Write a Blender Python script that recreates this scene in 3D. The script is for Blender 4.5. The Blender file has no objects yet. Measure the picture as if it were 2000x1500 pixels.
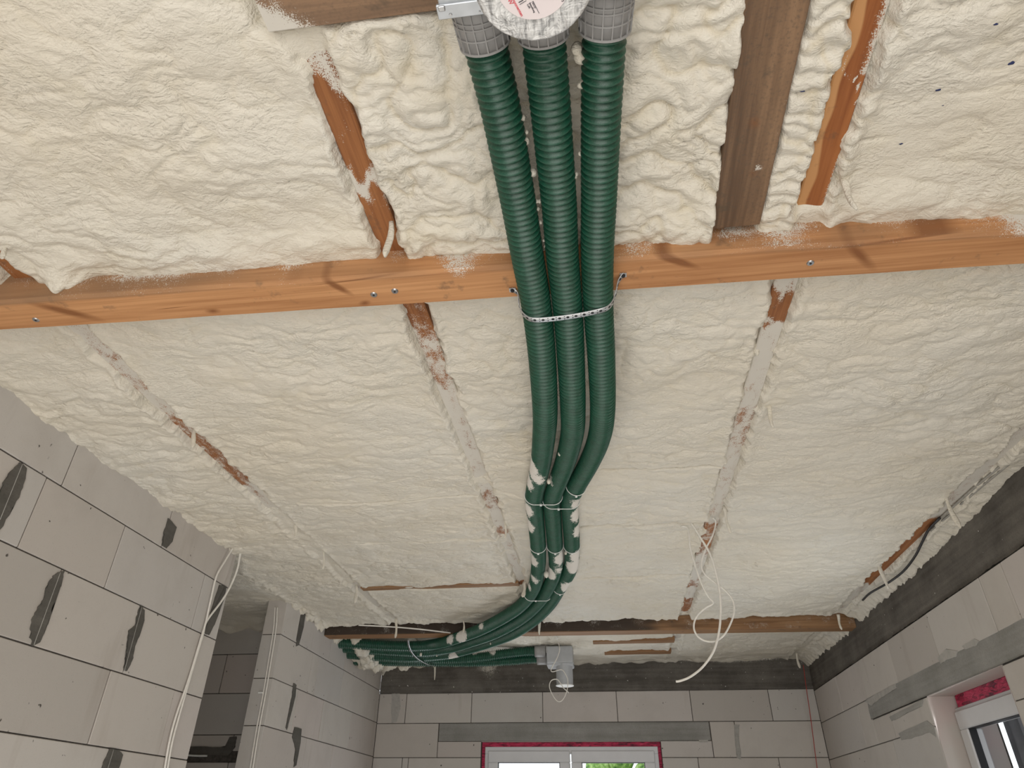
import bpy, bmesh, math, random
import numpy as np
from mathutils import Vector, Matrix

random.seed(7)
rng = np.random.default_rng(7)
SC = bpy.context.scene
COL = SC.collection
EYE = 1.5            # everything is modelled relative to eye height and lifted at the end

# ------------------------------------------------------------------ camera
F_PX, PITCH, YAW, ROLL = 1316.11, 0.57983, -0.137125, 0.0110041
cp, sp, cy, sy = math.cos(PITCH), math.sin(PITCH), math.cos(YAW), math.sin(YAW)
FWD = Vector((sy*cp, cy*cp, sp)); R0 = Vector((cy, -sy, 0)); U0 = R0.cross(FWD)
RGT = R0*math.cos(ROLL) + U0*math.sin(ROLL)
UPV = U0*math.cos(ROLL) - R0*math.sin(ROLL)
cam_d = bpy.data.cameras.new('camera'); cam_d.sensor_width = 36.0
cam_d.lens = F_PX/2000*36.0; cam_d.clip_start = 0.02
cam = bpy.data.objects.new('camera', cam_d); COL.objects.link(cam)
m = Matrix.Identity(4)
for i in range(3):
    m[i][0] = RGT[i]; m[i][1] = UPV[i]; m[i][2] = -FWD[i]
cam.matrix_world = m
SC.camera = cam

# ------------------------------------------------------------------ light and exposure
SC.view_settings.view_transform = 'Standard'
SC.view_settings.look = 'None'
SC.view_settings.gamma = 1.0
SC.view_settings.use_curve_mapping = False
SC.view_settings.exposure = 0.0
world = bpy.data.worlds.new('overcast_sky'); SC.world = world; world.use_nodes = True
wn = world.node_tree.nodes; wl = world.node_tree.links
bg = wn['Background']
tc = wn.new('ShaderNodeTexCoord'); nz = wn.new('ShaderNodeTexNoise'); nz.inputs['Scale'].default_value = 2.5
rp = wn.new('ShaderNodeValToRGB')
rp.color_ramp.elements[0].color = (0.80, 0.88, 1.0, 1); rp.color_ramp.elements[1].color = (1, 1, 1, 1)
wl.new(tc.outputs['Generated'], nz.inputs['Vector']); wl.new(nz.outputs['Fac'], rp.inputs['Fac'])
wl.new(rp.outputs['Color'], bg.inputs['Color']); bg.inputs['Strength'].default_value = 1.7

def area(name, loc, target, sx, sy_, power, color):
    d = bpy.data.lights.new(name, 'AREA'); d.shape = 'RECTANGLE'; d.size = sx; d.size_y = sy_
    d.energy = power; d.color = color
    o = bpy.data.objects.new(name, d); COL.objects.link(o); o.location = loc
    o.rotation_euler = (Vector(target)-Vector(loc)).to_track_quat('-Z', 'Y').to_euler()
    return o
# added fill lamps: one behind the camera, one shining up from the floor
area('rear_fill', (0.2, -1.6, -0.55), (0.0, 1.6, 1.2), 2.6, 1.7, 48, (1.0, 0.965, 0.91))
area('floor_fill', (-0.55, 1.0, -1.42), (-0.55, 1.0, 1.0), 2.4, 4.2, 37, (1.0, 0.97, 0.92))
area('hallway_fill', (-2.9, 3.9, -1.2), (-2.7, 3.9, 1.0), 0.7, 0.9, 2.0, (1.0, 0.98, 0.95))  # added fill lamp to brighten the foam over the hallway
area('side_window_daylight', (1.56, 3.63, -0.02), (-1.0, 3.7, 0.3), 0.8, 1.0, 10, (0.93, 0.97, 1.0))
area('far_window_daylight', (-0.35, 5.98, 0.0), (-0.3, 2.0, 0.4), 1.3, 1.0, 9, (0.95, 0.98, 1.0))

# ------------------------------------------------------------------ helpers
def at(px, py, x=None, y=None, z=None):
    """point of the room seen at photograph pixel (px, py) on the wall / ceiling plane given by x, y or z"""
    v = RGT*((px-1000)/F_PX) + UPV*(-(py-750)/F_PX) + FWD
    if x is not None: return v*(x/v.x)
    if y is not None: return v*(y/v.y)
    return v*(z/v.z)

def tag(o, label=None, cat=None, group=None, kind=None):
    if label: o['label'] = label
    if cat: o['category'] = cat
    if group: o['group'] = group
    if kind: o['kind'] = kind
    return o

def empty(name, loc, label=None, cat=None, group=None, kind=None):
    o = bpy.data.objects.new(name, None); COL.objects.link(o); o.location = loc
    o.empty_display_size = 0.05
    return tag(o, label, cat, group, kind)

def link(name, me, mat, parent=None, smooth=False):
    o = bpy.data.objects.new(name, me); COL.objects.link(o)
    if mat is not None and not me.materials: me.materials.append(mat)
    if smooth:
        me.polygons.foreach_set('use_smooth', [True]*len(me.polygons))
    if parent is not None:
        o.parent = parent
        p = parent; off = Vector(p.location)
        while p.parent: p = p.parent; off += Vector(p.location)
        o.location = -off
    return o

def from_bm(name, bm, mat, parent=None, smooth=False):
    me = bpy.data.meshes.new(name); bm.to_mesh(me); bm.free()
    return link(name, me, mat, parent, smooth)

def np_mesh(name, V, F):
    me = bpy.data.meshes.new(name)
    V = np.asarray(V, dtype=np.float32); F = np.asarray(F, dtype=np.int32)
    k = F.shape[1]
    me.vertices.add(len(V)); me.vertices.foreach_set('co', V.ravel())
    me.loops.add(F.size); me.loops.foreach_set('vertex_index', F.ravel())
    me.polygons.add(len(F))
    me.polygons.foreach_set('loop_start', np.arange(0, F.size, k, dtype=np.int32))
    me.update(calc_edges=True)
    return me

def box(bm, x0, x1, y0, y1, z0, z1, bev=0.0, seg=1):
    r = bmesh.ops.create_cube(bm, size=1.0)
    vs = r['verts']
    for v in vs:
        v.co = Vector(((x0+x1)/2+v.co.x*(x1-x0), (y0+y1)/2+v.co.y*(y1-y0), (z0+z1)/2+v.co.z*(z1-z0)))
    if bev > 0:
        es = list({e for v in vs for e in v.link_edges})
        bmesh.ops.bevel(bm, geom=es, offset=bev, segments=seg, affect='EDGES', profile=0.6)

def catmull(P, step=0.01):
    P = np.array([tuple(p) for p in P], float)
    P = np.vstack([2*P[0]-P[1], P, 2*P[-1]-P[-2]])
    out = []
    for i in range(1, len(P)-2):
        a, b, c, d = P[i-1], P[i], P[i+1], P[i+2]
        n = max(3, int(np.linalg.norm(c-b)/step))
        t = np.linspace(0, 1, n, endpoint=False)[:, None]
        out.append(0.5*((2*b)+(-a+c)*t+(2*a-5*b+4*c-d)*t**2+(-a+3*b-3*c+d)*t**3))
    out.append(P[-2][None])
    return np.vstack(out)

def resample(P, ds):
    s = np.r_[0, np.cumsum(np.linalg.norm(np.diff(P, axis=0), axis=1))]
    n = max(2, int(s[-1]/ds)+1)
    t = np.linspace(0, s[-1], n)
    return np.stack([np.interp(t, s, P[:, k]) for k in range(3)], 1), t

def frames(P):
    T = np.gradient(P, axis=0); T /= np.linalg.norm(T, axis=1)[:, None]
    N = np.zeros_like(P)
    ref = np.array([0, 0, 1.0]) if abs(T[0, 2]) < 0.9 else np.array([1.0, 0, 0])
    n = ref-T[0]*ref.dot(T[0]); n /= np.linalg.norm(n)
    for i in range(len(P)):
        n = n-T[i]*n.dot(T[i]); n /= np.linalg.norm(n); N[i] = n
    return T, N, np.cross(T, N)

def sweep(name, P, R, nseg, mat, parent=None, cap=True):
    """a tube of radius R (number or one per point) along the points P"""
    T, N, B = frames(P); n = len(P)
    R = np.broadcast_to(np.asarray(R, float), (n,))
    a = np.linspace(0, 2*np.pi, nseg, endpoint=False)
    V = P[:, None, :] + R[:, None, None]*(np.cos(a)[None, :, None]*N[:, None, :]+np.sin(a)[None, :, None]*B[:, None, :])
    V = V.reshape(-1, 3)
    i = np.arange(n-1)[:, None]; j = np.arange(nseg)[None, :]; j2 = (j+1) % nseg
    Fq = np.stack([i*nseg+j, i*nseg+j2, (i+1)*nseg+j2, (i+1)*nseg+j], -1).reshape(-1, 4)
    if cap:
        c0, c1 = len(V), len(V)+1
        V = np.vstack([V, P[:1], P[-1:]])
        jj = np.arange(nseg); k2 = (jj+1) % nseg
        e0 = np.stack([np.full(nseg, c0), k2, jj, jj], -1)[:, [0, 1, 2]]
        e1 = np.stack([np.full(nseg, c1), (n-1)*nseg+jj, (n-1)*nseg+k2], -1)
        me = bpy.data.meshes.new(name)
        me.from_pydata(V.tolist(), [], Fq.tolist()+e0.tolist()+e1.tolist()); me.update()
    else:
        me = np_mesh(name, V, Fq)
    return link(name, me, mat, parent, True)

def cable(name, pts, r, mat, parent=None, step=0.008, nseg=8):
    P, _ = resample(catmull(pts, step), step)
    return sweep(name, P, r, nseg, mat, parent)

# ---- vectorised gradient noise for the foam relief
_perm = rng.permutation(512); _ang = rng.random(512)*2*np.pi
_gx, _gy = np.cos(_ang), np.sin(_ang)
def perlin(x, y, seed=0):
    x = x+seed*17.31; y = y+seed*9.77
    xi = np.floor(x).astype(np.int64); yi = np.floor(y).astype(np.int64)
    xf = x-xi; yf = y-yi
    u = xf*xf*xf*(xf*(xf*6-15)+10); v = yf*yf*yf*(yf*(yf*6-15)+10)
    def g(ix, iy, dx, dy):
        h = _perm[(_perm[ix & 511]+iy) & 511]
        return _gx[h]*dx+_gy[h]*dy
    a = g(xi, yi, xf, yf); b = g(xi+1, yi, xf-1, yf)
    c = g(xi, yi+1, xf, yf-1); d = g(xi+1, yi+1, xf-1, yf-1)
    return ((a+u*(b-a))+v*((c+u*(d-c))-(a+u*(b-a))))*1.45
def pn(v, seed=0): return float(perlin(np.array([v]), np.array([seed*3.1]), seed)[0])
def sstep(e0, e1, x):
    t = np.clip((x-e0)/(e1-e0), 0, 1); return t*t*(3-2*t)

# ------------------------------------------------------------------ materials
class NT:
    def __init__(s, name, rough=0.6, metal=0.0, spec=0.4):
        s.m = bpy.data.materials.new(name); s.m.use_nodes = True
        s.n = s.m.node_tree.nodes; s.l = s.m.node_tree.links
        s.b = s.n['Principled BSDF']
        s.b.inputs['Roughness'].default_value = rough; s.b.inputs['Metallic'].default_value = metal
        s.b.inputs['Specular IOR Level'].default_value = spec
        s.tc = s.n.new('ShaderNodeTexCoord')
        s.co = s.tc.outputs['Object']
    def mapping(s, scale=(1, 1, 1), rot=(0, 0, 0), loc=(0, 0, 0)):
        q = s.n.new('ShaderNodeMapping'); q.inputs['Scale'].default_value = scale
        q.inputs['Rotation'].default_value = rot; q.inputs['Location'].default_value = loc
        s.l.new(s.co, q.inputs['Vector']); return q.outputs[0]
    def noise(s, scale, detail=3, rough=0.55, vec=None, dist=0.0):
        q = s.n.new('ShaderNodeTexNoise'); q.inputs['Scale'].default_value = scale
        q.inputs['Detail'].default_value = detail; q.inputs['Roughness'].default_value = rough
        q.inputs['Distortion'].default_value = dist
        s.l.new(vec if vec is not None else s.co, q.inputs['Vector']); return q.outputs['Fac']
    def voro(s, scale, vec=None, feat='F1'):
        q = s.n.new('ShaderNodeTexVoronoi'); q.inputs['Scale'].default_value = scale; q.feature = feat
        s.l.new(vec if vec is not None else s.co, q.inputs['Vector']); return q.outputs['Distance']
    def ramp(s, fac, stops):
        q = s.n.new('ShaderNodeValToRGB'); e = q.color_ramp.elements
        e[0].position = stops[0][0]; e[0].color = (*stops[0][1], 1)
        e[1].position = stops[-1][0]; e[1].color = (*stops[-1][1], 1)
        for p, c in stops[1:-1]:
            k = e.new(p); k.color = (*c, 1)
        s.l.new(fac, q.inputs['Fac']); return q.outputs['Color']
    def math(s, op, a, b=None, c=None, clamp=False):
        q = s.n.new('ShaderNodeMath'); q.operation = op; q.use_clamp = clamp
        for k, v in enumerate((a, b, c)):
            if v is None: continue
            if isinstance(v, (int, float)): q.inputs[k].default_value = v
            else: s.l.new(v, q.inputs[k])
        return q.outputs[0]
    def mix(s, fac, a, b, mode='MIX'):
        q = s.n.new('ShaderNodeMix'); q.data_type = 'RGBA'; q.blend_type = mode
        for sock, v in ((q.inputs[0], fac), (q.inputs[6], a), (q.inputs[7], b)):
            if isinstance(v, (int, float)): sock.default_value = v
            elif isinstance(v, tuple): sock.default_value = (*v, 1)
            else: s.l.new(v, sock)
        return q.outputs[2]
    def attr(s, name):
        q = s.n.new('ShaderNodeAttribute'); q.attribute_name = name; return q.outputs['Fac']
    def sep(s, v=None):
        q = s.n.new('ShaderNodeSeparateXYZ'); s.l.new(v if v is not None else s.co, q.inputs[0]); return q.outputs
    def rand(s):
        return s.n.new('ShaderNodeObjectInfo').outputs['Random']
    def bump(s, h, strength=0.3, dist=0.002, prev=None):
        q = s.n.new('ShaderNodeBump'); q.inputs['Strength'].default_value = strength
        q.inputs['Distance'].default_value = dist; s.l.new(h, q.inputs['Height'])
        if prev is not None: s.l.new(prev, q.inputs['Normal'])
        return q.outputs[0]
    def out(s, col=None, nrm=None, rough=None):
        if col is not None:
            if isinstance(col, tuple): s.b.inputs['Base Color'].default_value = (*col, 1)
            else: s.l.new(col, s.b.inputs['Base Color'])
        if nrm is not None: s.l.new(nrm, s.b.inputs['Normal'])
        if rough is not None: s.l.new(rough, s.b.inputs['Roughness'])
        return s.m

def simple(name, col, rough=0.5, metal=0.0, var=0.08, scale=40, bump=0.0):
    t = NT(name, rough, metal)
    n = t.noise(scale, 3)
    a = tuple(max(0, c*(1-var)) for c in col); b = tuple(min(1, c*(1+var)) for c in col)
    return t.out(t.ramp(n, [(0.3, a), (0.7, b)]), t.bump(n, bump, 0.002) if bump else None)

DUSTC = (0.61, 0.575, 0.51)
def mat_foam():
    t = NT('spray_foam_cream', 0.62, 0, 0.35)
    big = t.noise(1.6, 2); mid = t.noise(9, 3)
    c = t.ramp(big, [(0.32, (0.69, 0.635, 0.53)), (0.68, (0.70, 0.665, 0.585))])
    c = t.mix(t.math('MULTIPLY', t.math('SUBTRACT', mid, 0.55, clamp=True), 2.2), c, (0.67, 0.61, 0.48))
    # the crevices between the lobes are a little yellower, darkened too as painted shade
    c = t.mix(t.math('MULTIPLY', t.attr('crease'), 0.75, clamp=True), c, (0.60, 0.52, 0.37))
    vec = t.mapping((1.0, 1.6, 1.6))
    w1 = t.noise(26, 3, 0.6, vec, 0.9)
    w1 = t.math('POWER', t.math('ABSOLUTE', t.math('SUBTRACT', w1, 0.5)), 0.6)
    w2 = t.noise(80, 3, 0.6, vec, 0.6)
    w2 = t.math('POWER', t.math('ABSOLUTE', t.math('SUBTRACT', w2, 0.5)), 0.6)
    pit = t.noise(420, 2, 0.6)
    # pebbly skin: rounded cells with sharp creases, pulled about by a coarse noise
    nv = t.n.new('ShaderNodeTexNoise'); nv.inputs['Scale'].default_value = 14; nv.inputs['Detail'].default_value = 2
    t.l.new(vec, nv.inputs['Vector'])
    ad = t.n.new('ShaderNodeVectorMath'); ad.operation = 'MULTIPLY_ADD'
    t.l.new(nv.outputs['Color'], ad.inputs[0]); ad.inputs[1].default_value = (0.09, 0.09, 0.09); t.l.new(vec, ad.inputs[2])
    v1 = t.voro(52, ad.outputs[0]); v2 = t.voro(125, ad.outputs[0])
    peb = t.math('MULTIPLY', t.math('ADD', v1, t.math('MULTIPLY', v2, 0.45)), -1.0)
    rough_zone = t.math('MULTIPLY_ADD', t.math('SUBTRACT', t.noise(5.0, 2), 0.38, clamp=True), 3.0, 0.25, clamp=True)
    peb = t.math('MULTIPLY', peb, rough_zone)
    n = t.bump(w1, 0.26, 0.014)
    n = t.bump(w2, 0.20, 0.007, n)
    n = t.bump(peb, 0.50, 0.0065, n)
    n = t.bump(pit, 0.25, 0.0012, n)
    return t.out(c, n)

def dusted(t, base):
    """overspray: cream specks whose density follows the mesh attribute 'dust'"""
    d = t.attr('dust')
    sp_ = t.noise(420, 2, 0.7)
    soft = t.noise(60, 3, 0.6)
    thr = t.math('ADD', t.math('MULTIPLY', sp_, 0.75), t.math('MULTIPLY', soft, 0.25))
    # d = 0 none, d = 1 all
    k = t.math('MULTIPLY', t.math('SUBTRACT', t.math('ADD', t.math('MULTIPLY', d, 0.62), 0.22), thr), 16, clamp=True)
    return t.mix(k, base, DUSTC)

def mat_wood(name, light, dark, axis='y', grain=1.0, knots=(), edgewood=False, dirt=0.0):
    t = NT(name, 0.65, 0, 0.25)
    sc = {'y': (70*grain, 2.2, 70*grain), 'x': (2.2, 70*grain, 70*grain)}[axis]
    sc2 = {'y': (9, 0.8, 9), 'x': (0.8, 9, 9)}[axis]
    g = t.noise(1.0, 4, 0.6, t.mapping(sc), 0.35)
    b = t.noise(1.0, 3, 0.6, t.mapping(sc2))
    c = t.ramp(t.math('ADD', t.math('MULTIPLY', g, 0.6), t.math('MULTIPLY', b, 0.4)), [(0.36, dark), (0.62, light)])
    if edgewood:
        X = t.sep()
        wob = t.math('ADD', t.math('MULTIPLY', t.noise(5.5, 1), 0.05), t.attr('side'))
        k = t.math('MULTIPLY', t.math('SUBTRACT', 0.050, wob), 220, clamp=True)
        c = t.mix(k, c, (0.50, 0.26, 0.11))
    for (kx, ky, kz, rx, ry, rot, amt) in knots:
        q = t.mapping((1/rx, 1/ry, 0.001))
        vr = t.n.new('ShaderNodeVectorRotate'); vr.rotation_type = 'Z_AXIS'
        t.l.new(t.co, vr.inputs['Vector']); vr.inputs['Center'].default_value = (kx, ky, kz); vr.inputs['Angle'].default_value = rot
        sub = t.n.new('ShaderNodeVectorMath'); sub.operation = 'SUBTRACT'
        t.l.new(vr.outputs[0], sub.inputs[0]); sub.inputs[1].default_value = (kx, ky, kz)
        mul = t.n.new('ShaderNodeVectorMath'); mul.operation = 'MULTIPLY'
        t.l.new(sub.outputs[0], mul.inputs[0]); mul.inputs[1].default_value = (1/rx, 1/ry, 0.5)
        ln = t.n.new('ShaderNodeVectorMath'); ln.operation = 'LENGTH'; t.l.new(mul.outputs[0], ln.inputs[0])
        f = t.math('MULTIPLY', t.math('SUBTRACT', 1.0, ln.outputs['Value'], clamp=True), amt, clamp=True)
        c = t.mix(t.math('MULTIPLY', f, 0.9), c, (0.22, 0.085, 0.03))
    st = t.noise(14, 4, 0.7)
    c = t.mix(t.math('MULTIPLY', t.math('SUBTRACT', st, 0.60, clamp=True), 4.0+dirt, clamp=True), c, (0.09, 0.07, 0.05))
    if dirt:
        f = t.noise(160, 3, 0.7)
        c = t.mix(t.math('MULTIPLY', t.math('SUBTRACT', f, 0.5, clamp=True), dirt, clamp=True), c, (0.10, 0.075, 0.055))
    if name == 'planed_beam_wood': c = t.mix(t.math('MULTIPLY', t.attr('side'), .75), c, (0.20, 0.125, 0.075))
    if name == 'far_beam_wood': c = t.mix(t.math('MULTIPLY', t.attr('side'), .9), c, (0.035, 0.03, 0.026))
    c = dusted(t, c)
    return t.out(c, t.bump(g, 0.25, 0.001))

def mat_duct():
    t = NT('green_corrugated_plastic', 0.36, 0, 0.5)
    n = t.noise(30, 3)
    c = t.ramp(n, [(0.3, (0.004, 0.050, 0.027)), (0.7, (0.006, 0.075, 0.042))])
    f = t.noise(500, 2, 0.7)   # fine dust sitting on the ribs
    c = t.mix(t.math('MULTIPLY', t.math('SUBTRACT', f, 0.50, clamp=True), 0.9, clamp=True), c, (0.22, 0.30, 0.25))
    c = t.mix(t.math('MULTIPLY', t.attr('painted_sheen'), 0.35), c, (0.10, 0.17, 0.13))  # greyish sheen painted into the colour of the rib crests
    d = t.attr('dust')
    sp_ = t.noise(260, 3, 0.7); soft = t.noise(38, 3, 0.6)
    thr = t.math('ADD', t.math('MULTIPLY', sp_, 0.5), t.math('MULTIPLY', soft, 0.5))
    k = t.math('MULTIPLY', t.math('SUBTRACT', t.math('ADD', t.math('MULTIPLY', d, 0.75), 0.12), thr), 12, clamp=True)
    c = t.mix(k, c, (0.66, 0.63, 0.58))
    r = t.math('ADD', t.math('MULTIPLY', k, 0.4), 0.36)
    return t.out(c, None, r)

def mat_block():
    t = NT('aerated_concrete', 0.9, 0, 0.15)
    r = t.rand()
    c = t.ramp(r, [(0.0, (0.50, 0.46, 0.42)), (0.35, (0.545, 0.51, 0.47)), (0.65, (0.51, 0.485, 0.455)), (0.85, (0.55, 0.495, 0.46)), (1.0, (0.45, 0.42, 0.385))])
    n = t.noise(4.0, 4, 0.6)
    c = t.mix(t.math('MULTIPLY', t.math('SUBTRACT', n, 0.48, clamp=True), 1.7, clamp=True), c, (0.43, 0.395, 0.36))
    f = t.noise(260, 2, 0.8)
    c = t.mix(t.math('MULTIPLY', t.math('SUBTRACT', f, 0.62, clamp=True), 3.0, clamp=True), c, (0.24, 0.22, 0.20))
    p = t.noise(34, 2, 0.5)
    c = t.mix(t.math('MULTIPLY', t.math('SUBTRACT', p, 0.735, clamp=True), 30.0, clamp=True), c, (0.10, 0.09, 0.08))
    scr = t.noise(1.0, 3, 0.6, t.mapping((9, 9, 1.3)))
    c = t.mix(t.math('MULTIPLY', t.math('SUBTRACT', scr, 0.62, clamp=True), 2.2, clamp=True), c, (0.33, 0.28, 0.24))
    return t.out(c, t.bump(f, 0.25, 0.001, t.bump(n, 0.2, 0.004)))

def mat_concrete(name, a, b, speck=0.0):
    t = NT(name, 0.85, 0, 0.25)
    n = t.noise(5, 5, 0.65); f = t.noise(120, 3, 0.7)
    ln = t.noise(1.0, 3, 0.6, t.mapping((1.2, 1.2, 34)))
    c = t.ramp(t.math('ADD', t.math('MULTIPLY', n, 0.6), t.math('MULTIPLY', ln, 0.4)), [(0.38, a), (0.64, b)])
    c = t.mix(t.math('MULTIPLY', t.math('SUBTRACT', f, 0.5, clamp=True), 1.4, clamp=True), c, tuple(v*0.5 for v in a))
    if speck:
        q = t.noise(55, 1, 0.5)
        c = t.mix(t.math('MULTIPLY', t.math('SUBTRACT', q, 0.775, clamp=True), 40, clamp=True), c, (0.6, 0.58, 0.53))
    c = dusted(t, c)
    return t.out(c, t.bump(f, 0.4, 0.002, t.bump(n, 0.4, 0.01)))

M = {}
M['foam'] = mat_foam()
M['joist'] = mat_wood('raw_joist_wood', (0.36, 0.15, 0.055), (0.17, 0.06, 0.022), 'y')
M['joist_two'] = mat_wood('two_tone_joist_wood', (0.36, 0.135, 0.045), (0.21, 0.065, 0.02), 'y', 0.8, edgewood=True)
M['plank'] = mat_wood('weathered_plank_wood', (0.27, 0.165, 0.095), (0.115, 0.07, 0.043), 'y', 0.7, dirt=2.5,
                      knots=((0.352, 0.875, 1.15, 0.014, 0.018, 0.4, 0.6), (0.368, 1.0, 1.15, 0.012, 0.012, 0, 0.4)))
M['cross'] = mat_wood('weathered_cross_wood', (0.30, 0.185, 0.11), (0.14, 0.09, 0.06), 'x', 0.7, dirt=1.6)
M['block'] = mat_block()
M['mortar_dark'] = simple('joint_mortar', (0.085, 0.075, 0.065), 0.95, 0, 0.3, 60)
M['mortar'] = mat_concrete('grey_thinbed_mortar', (0.30, 0.29, 0.265), (0.40, 0.385, 0.355))
M['mortar_smear'] = mat_concrete('dark_thinbed_mortar', (0.085, 0.080, 0.070), (0.135, 0.125, 0.11))
M['ring'] = mat_concrete('dark_ring_beam_concrete', (0.085, 0.076, 0.066), (0.17, 0.155, 0.135), 1)
M['lintel'] = mat_concrete('grey_lintel_concrete', (0.24, 0.235, 0.215), (0.33, 0.32, 0.30), 0)
M['plaster_patch'] = simple('pale_mortar_patch', (0.40, 0.38, 0.35), 0.9, 0, 0.12, 30, 0.3)
M['duct'] = mat_duct()
M['grey_plastic'] = simple('grey_connector_plastic', (0.32, 0.315, 0.31), 0.45, 0, 0.05, 30)
M['pipe_grey'] = simple('light_grey_plastic', (0.42, 0.43, 0.44), 0.38, 0, 0.06, 20)
M['cap_white'] = simple('white_end_cap', (0.8, 0.8, 0.78), 0.5, 0, 0.03, 20)
M['galv'] = simple('galvanised_sheet', (0.50, 0.52, 0.54), 0.42, 0.75, 0.16, 22, 0.05)
M['strap'] = simple('galvanised_strap', (0.55, 0.56, 0.57), 0.4, 0.7, 0.1, 60)
M['screw'] = simple('zinc_screw', (0.42, 0.42, 0.42), 0.35, 0.9, 0.1, 80)
M['black'] = simple('black_hole', (0.012, 0.012, 0.014), 0.6)
M['cable_white'] = simple('white_cable_sheath', (0.75, 0.72, 0.66), 0.45, 0, 0.06, 50)
M['cable_black'] = simple('black_cable_sheath', (0.02, 0.02, 0.02), 0.45, 0, 0.1, 50)
M['cable_grey'] = simple('dusty_grey_cable', (0.33, 0.31, 0.27), 0.6, 0, 0.15, 50)
M['tie'] = simple('white_nylon', (0.74, 0.75, 0.72), 0.4, 0, 0.04, 50)
M['string'] = simple('red_string', (0.38, 0.05, 0.04), 0.7, 0, 0.1, 60)
M['pvc'] = simple('white_window_pvc', (0.66, 0.66, 0.67), 0.35, 0, 0.03, 10)
M['gasket'] = simple('black_glazing_gasket', (0.02, 0.02, 0.022), 0.5)
t = NT('pink_sealing_foam', 0.55, 0, 0.4)
nn = t.noise(1.0, 4, 0.65, t.mapping((14, 14, 60)), 1.2)
M['pink'] = t.out(t.ramp(nn, [(0.36, (0.10, 0.004, 0.022)), (0.52, (0.50, 0.018, 0.075)), (0.7, (0.66, 0.06, 0.15))]), t.bump(nn, 0.7, 0.006))
t = NT('pink_stained_reveal', 0.8); nn = t.noise(5, 3)
M['reveal'] = t.out(t.ramp(nn, [(0.35, (0.52, 0.48, 0.44)), (0.65, (0.55, 0.46, 0.43))]))
t = NT('crinkled_foil', 0.42, 0.35, 0.6)
w_ = t.noise(1.0, 3, 0.6, t.mapping((150, 22, 20))); w2_ = t.noise(1.0, 3, 0.6, t.mapping((20, 150, 20)))
g_ = t.math('MAXIMUM', w_, w2_)
M['foil'] = t.out(t.ramp(t.math('ADD', t.math('MULTIPLY', w_, 0.7), t.math('MULTIPLY', w2_, 0.3)), [(0.38, (0.33, 0.33, 0.33)), (0.5, (0.66, 0.66, 0.65)), (0.62, (0.80, 0.80, 0.79))]), t.bump(g_, 0.6, 0.004, t.bump(t.noise(30, 3, 0.6, None, 1.0), 0.8, 0.01)))
M['sticker'] = simple('pink_white_paper', (0.78, 0.70, 0.70), 0.6, 0, 0.02, 10)
M['print_red'] = simple('red_print', (0.70, 0.05, 0.08), 0.6)
M['print_black'] = simple('black_print', (0.06, 0.06, 0.07), 0.6)
g = NT('window_glass', 0.02); g.b.inputs['Transmission Weight'].default_value = 1.0; g.b.inputs['IOR'].default_value = 1.02
M['glass'] = g.out((0.97, 0.98, 0.98))
t = NT('garden_foliage', 0.7); nn = t.noise(9, 4, 0.7)
M['leaf'] = t.out(t.ramp(nn, [(0.35, (0.05, 0.13, 0.03)), (0.5, (0.25, 0.42, 0.10)), (0.66, (0.60, 0.72, 0.35))]))
M['streak_sheet'] = simple('pale_grey_streaks', (0.42, 0.43, 0.45), 0.8, 0, 0.1, 12)
M['slab'] = mat_concrete('floor_screed', (0.40, 0.385, 0.355), (0.50, 0.48, 0.45))
M['deck'] = mat_wood('roof_deck_wood', (0.30, 0.16, 0.075), (0.14, 0.065, 0.028), 'x')
M['blue'] = simple('blue_marker', (0.02, 0.03, 0.10), 0.7)

# ------------------------------------------------------------------ the setting: floor and deck
FLZ, DECK = -1.5, 1.235
XL1, XL2, XR, YF = -1.87, -1.96, 1.62, 6.105
bm = bmesh.new(); box(bm, -3.6, 2.0, -4.0, 6.6, FLZ-0.12, FLZ)
tag(from_bm('floor', bm, M['slab']), 'pale grey concrete floor slab of the room', 'floor', kind='structure')
bm = bmesh.new(); box(bm, -3.6, 1.75, -4.0, 6.25, DECK, DECK+0.03)
deck = tag(from_bm('ceiling', bm, M['deck']), 'boarded ceiling deck above joists and foam', 'ceiling', kind='structure')

# ------------------------------------------------------------------ duct routes (needed by the foam too)
DR = 0.0375
def zof(py):   # height of the duct run over its sagging length
    return float(np.interp(py, [0, 100, 400, 600, 700, 800, 850, 900, 972, 1010, 1066, 1150], [1.09, 1.087, 1.082, 1.066, 1.045, 1.025, 1.045, 1.092, 1.133, 1.130, 1.125, 1.122]))
L_px = [(935, 20), (951, 100), (975, 200), (994.5, 300), (1013, 400), (1030, 500), (1048, 600), (1059, 700), (1064.5, 800), (1062.5, 850), (1056, 905), (1043, 972), (1046, 1010), (1051, 1066), (1051, 1110), (1042, 1150)]
M_px = [(1057, 20), (1064, 100), (1074, 200), (1083, 300), (1092, 400), (1098.5, 500), (1108.5, 600), (1115, 700), (1119, 800), (1117, 850), (1103, 905), (1079, 972), (1080, 1010), (1084, 1066), (1085, 1110), (1069, 1152)]
R_px = [(1184, 20), (1179, 100), (1175, 200), (1172, 300), (1169.5, 400), (1166.5, 500), (1168.5, 600), (1174.5, 700), (1177, 800), (1170, 855), (1150, 905), (1115, 972), (1114, 1010), (1117, 1066), (1114, 1110), (1092, 1150)]
def route(pxs, tail):
    P = [at(px, py, z=zof(py)) for px, py in pxs]
    for t_ in tail:
        px, py = t_[0], t_[1]
        P.append(at(px, py, **{t_[2]: t_[3]}))
    return P
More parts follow.
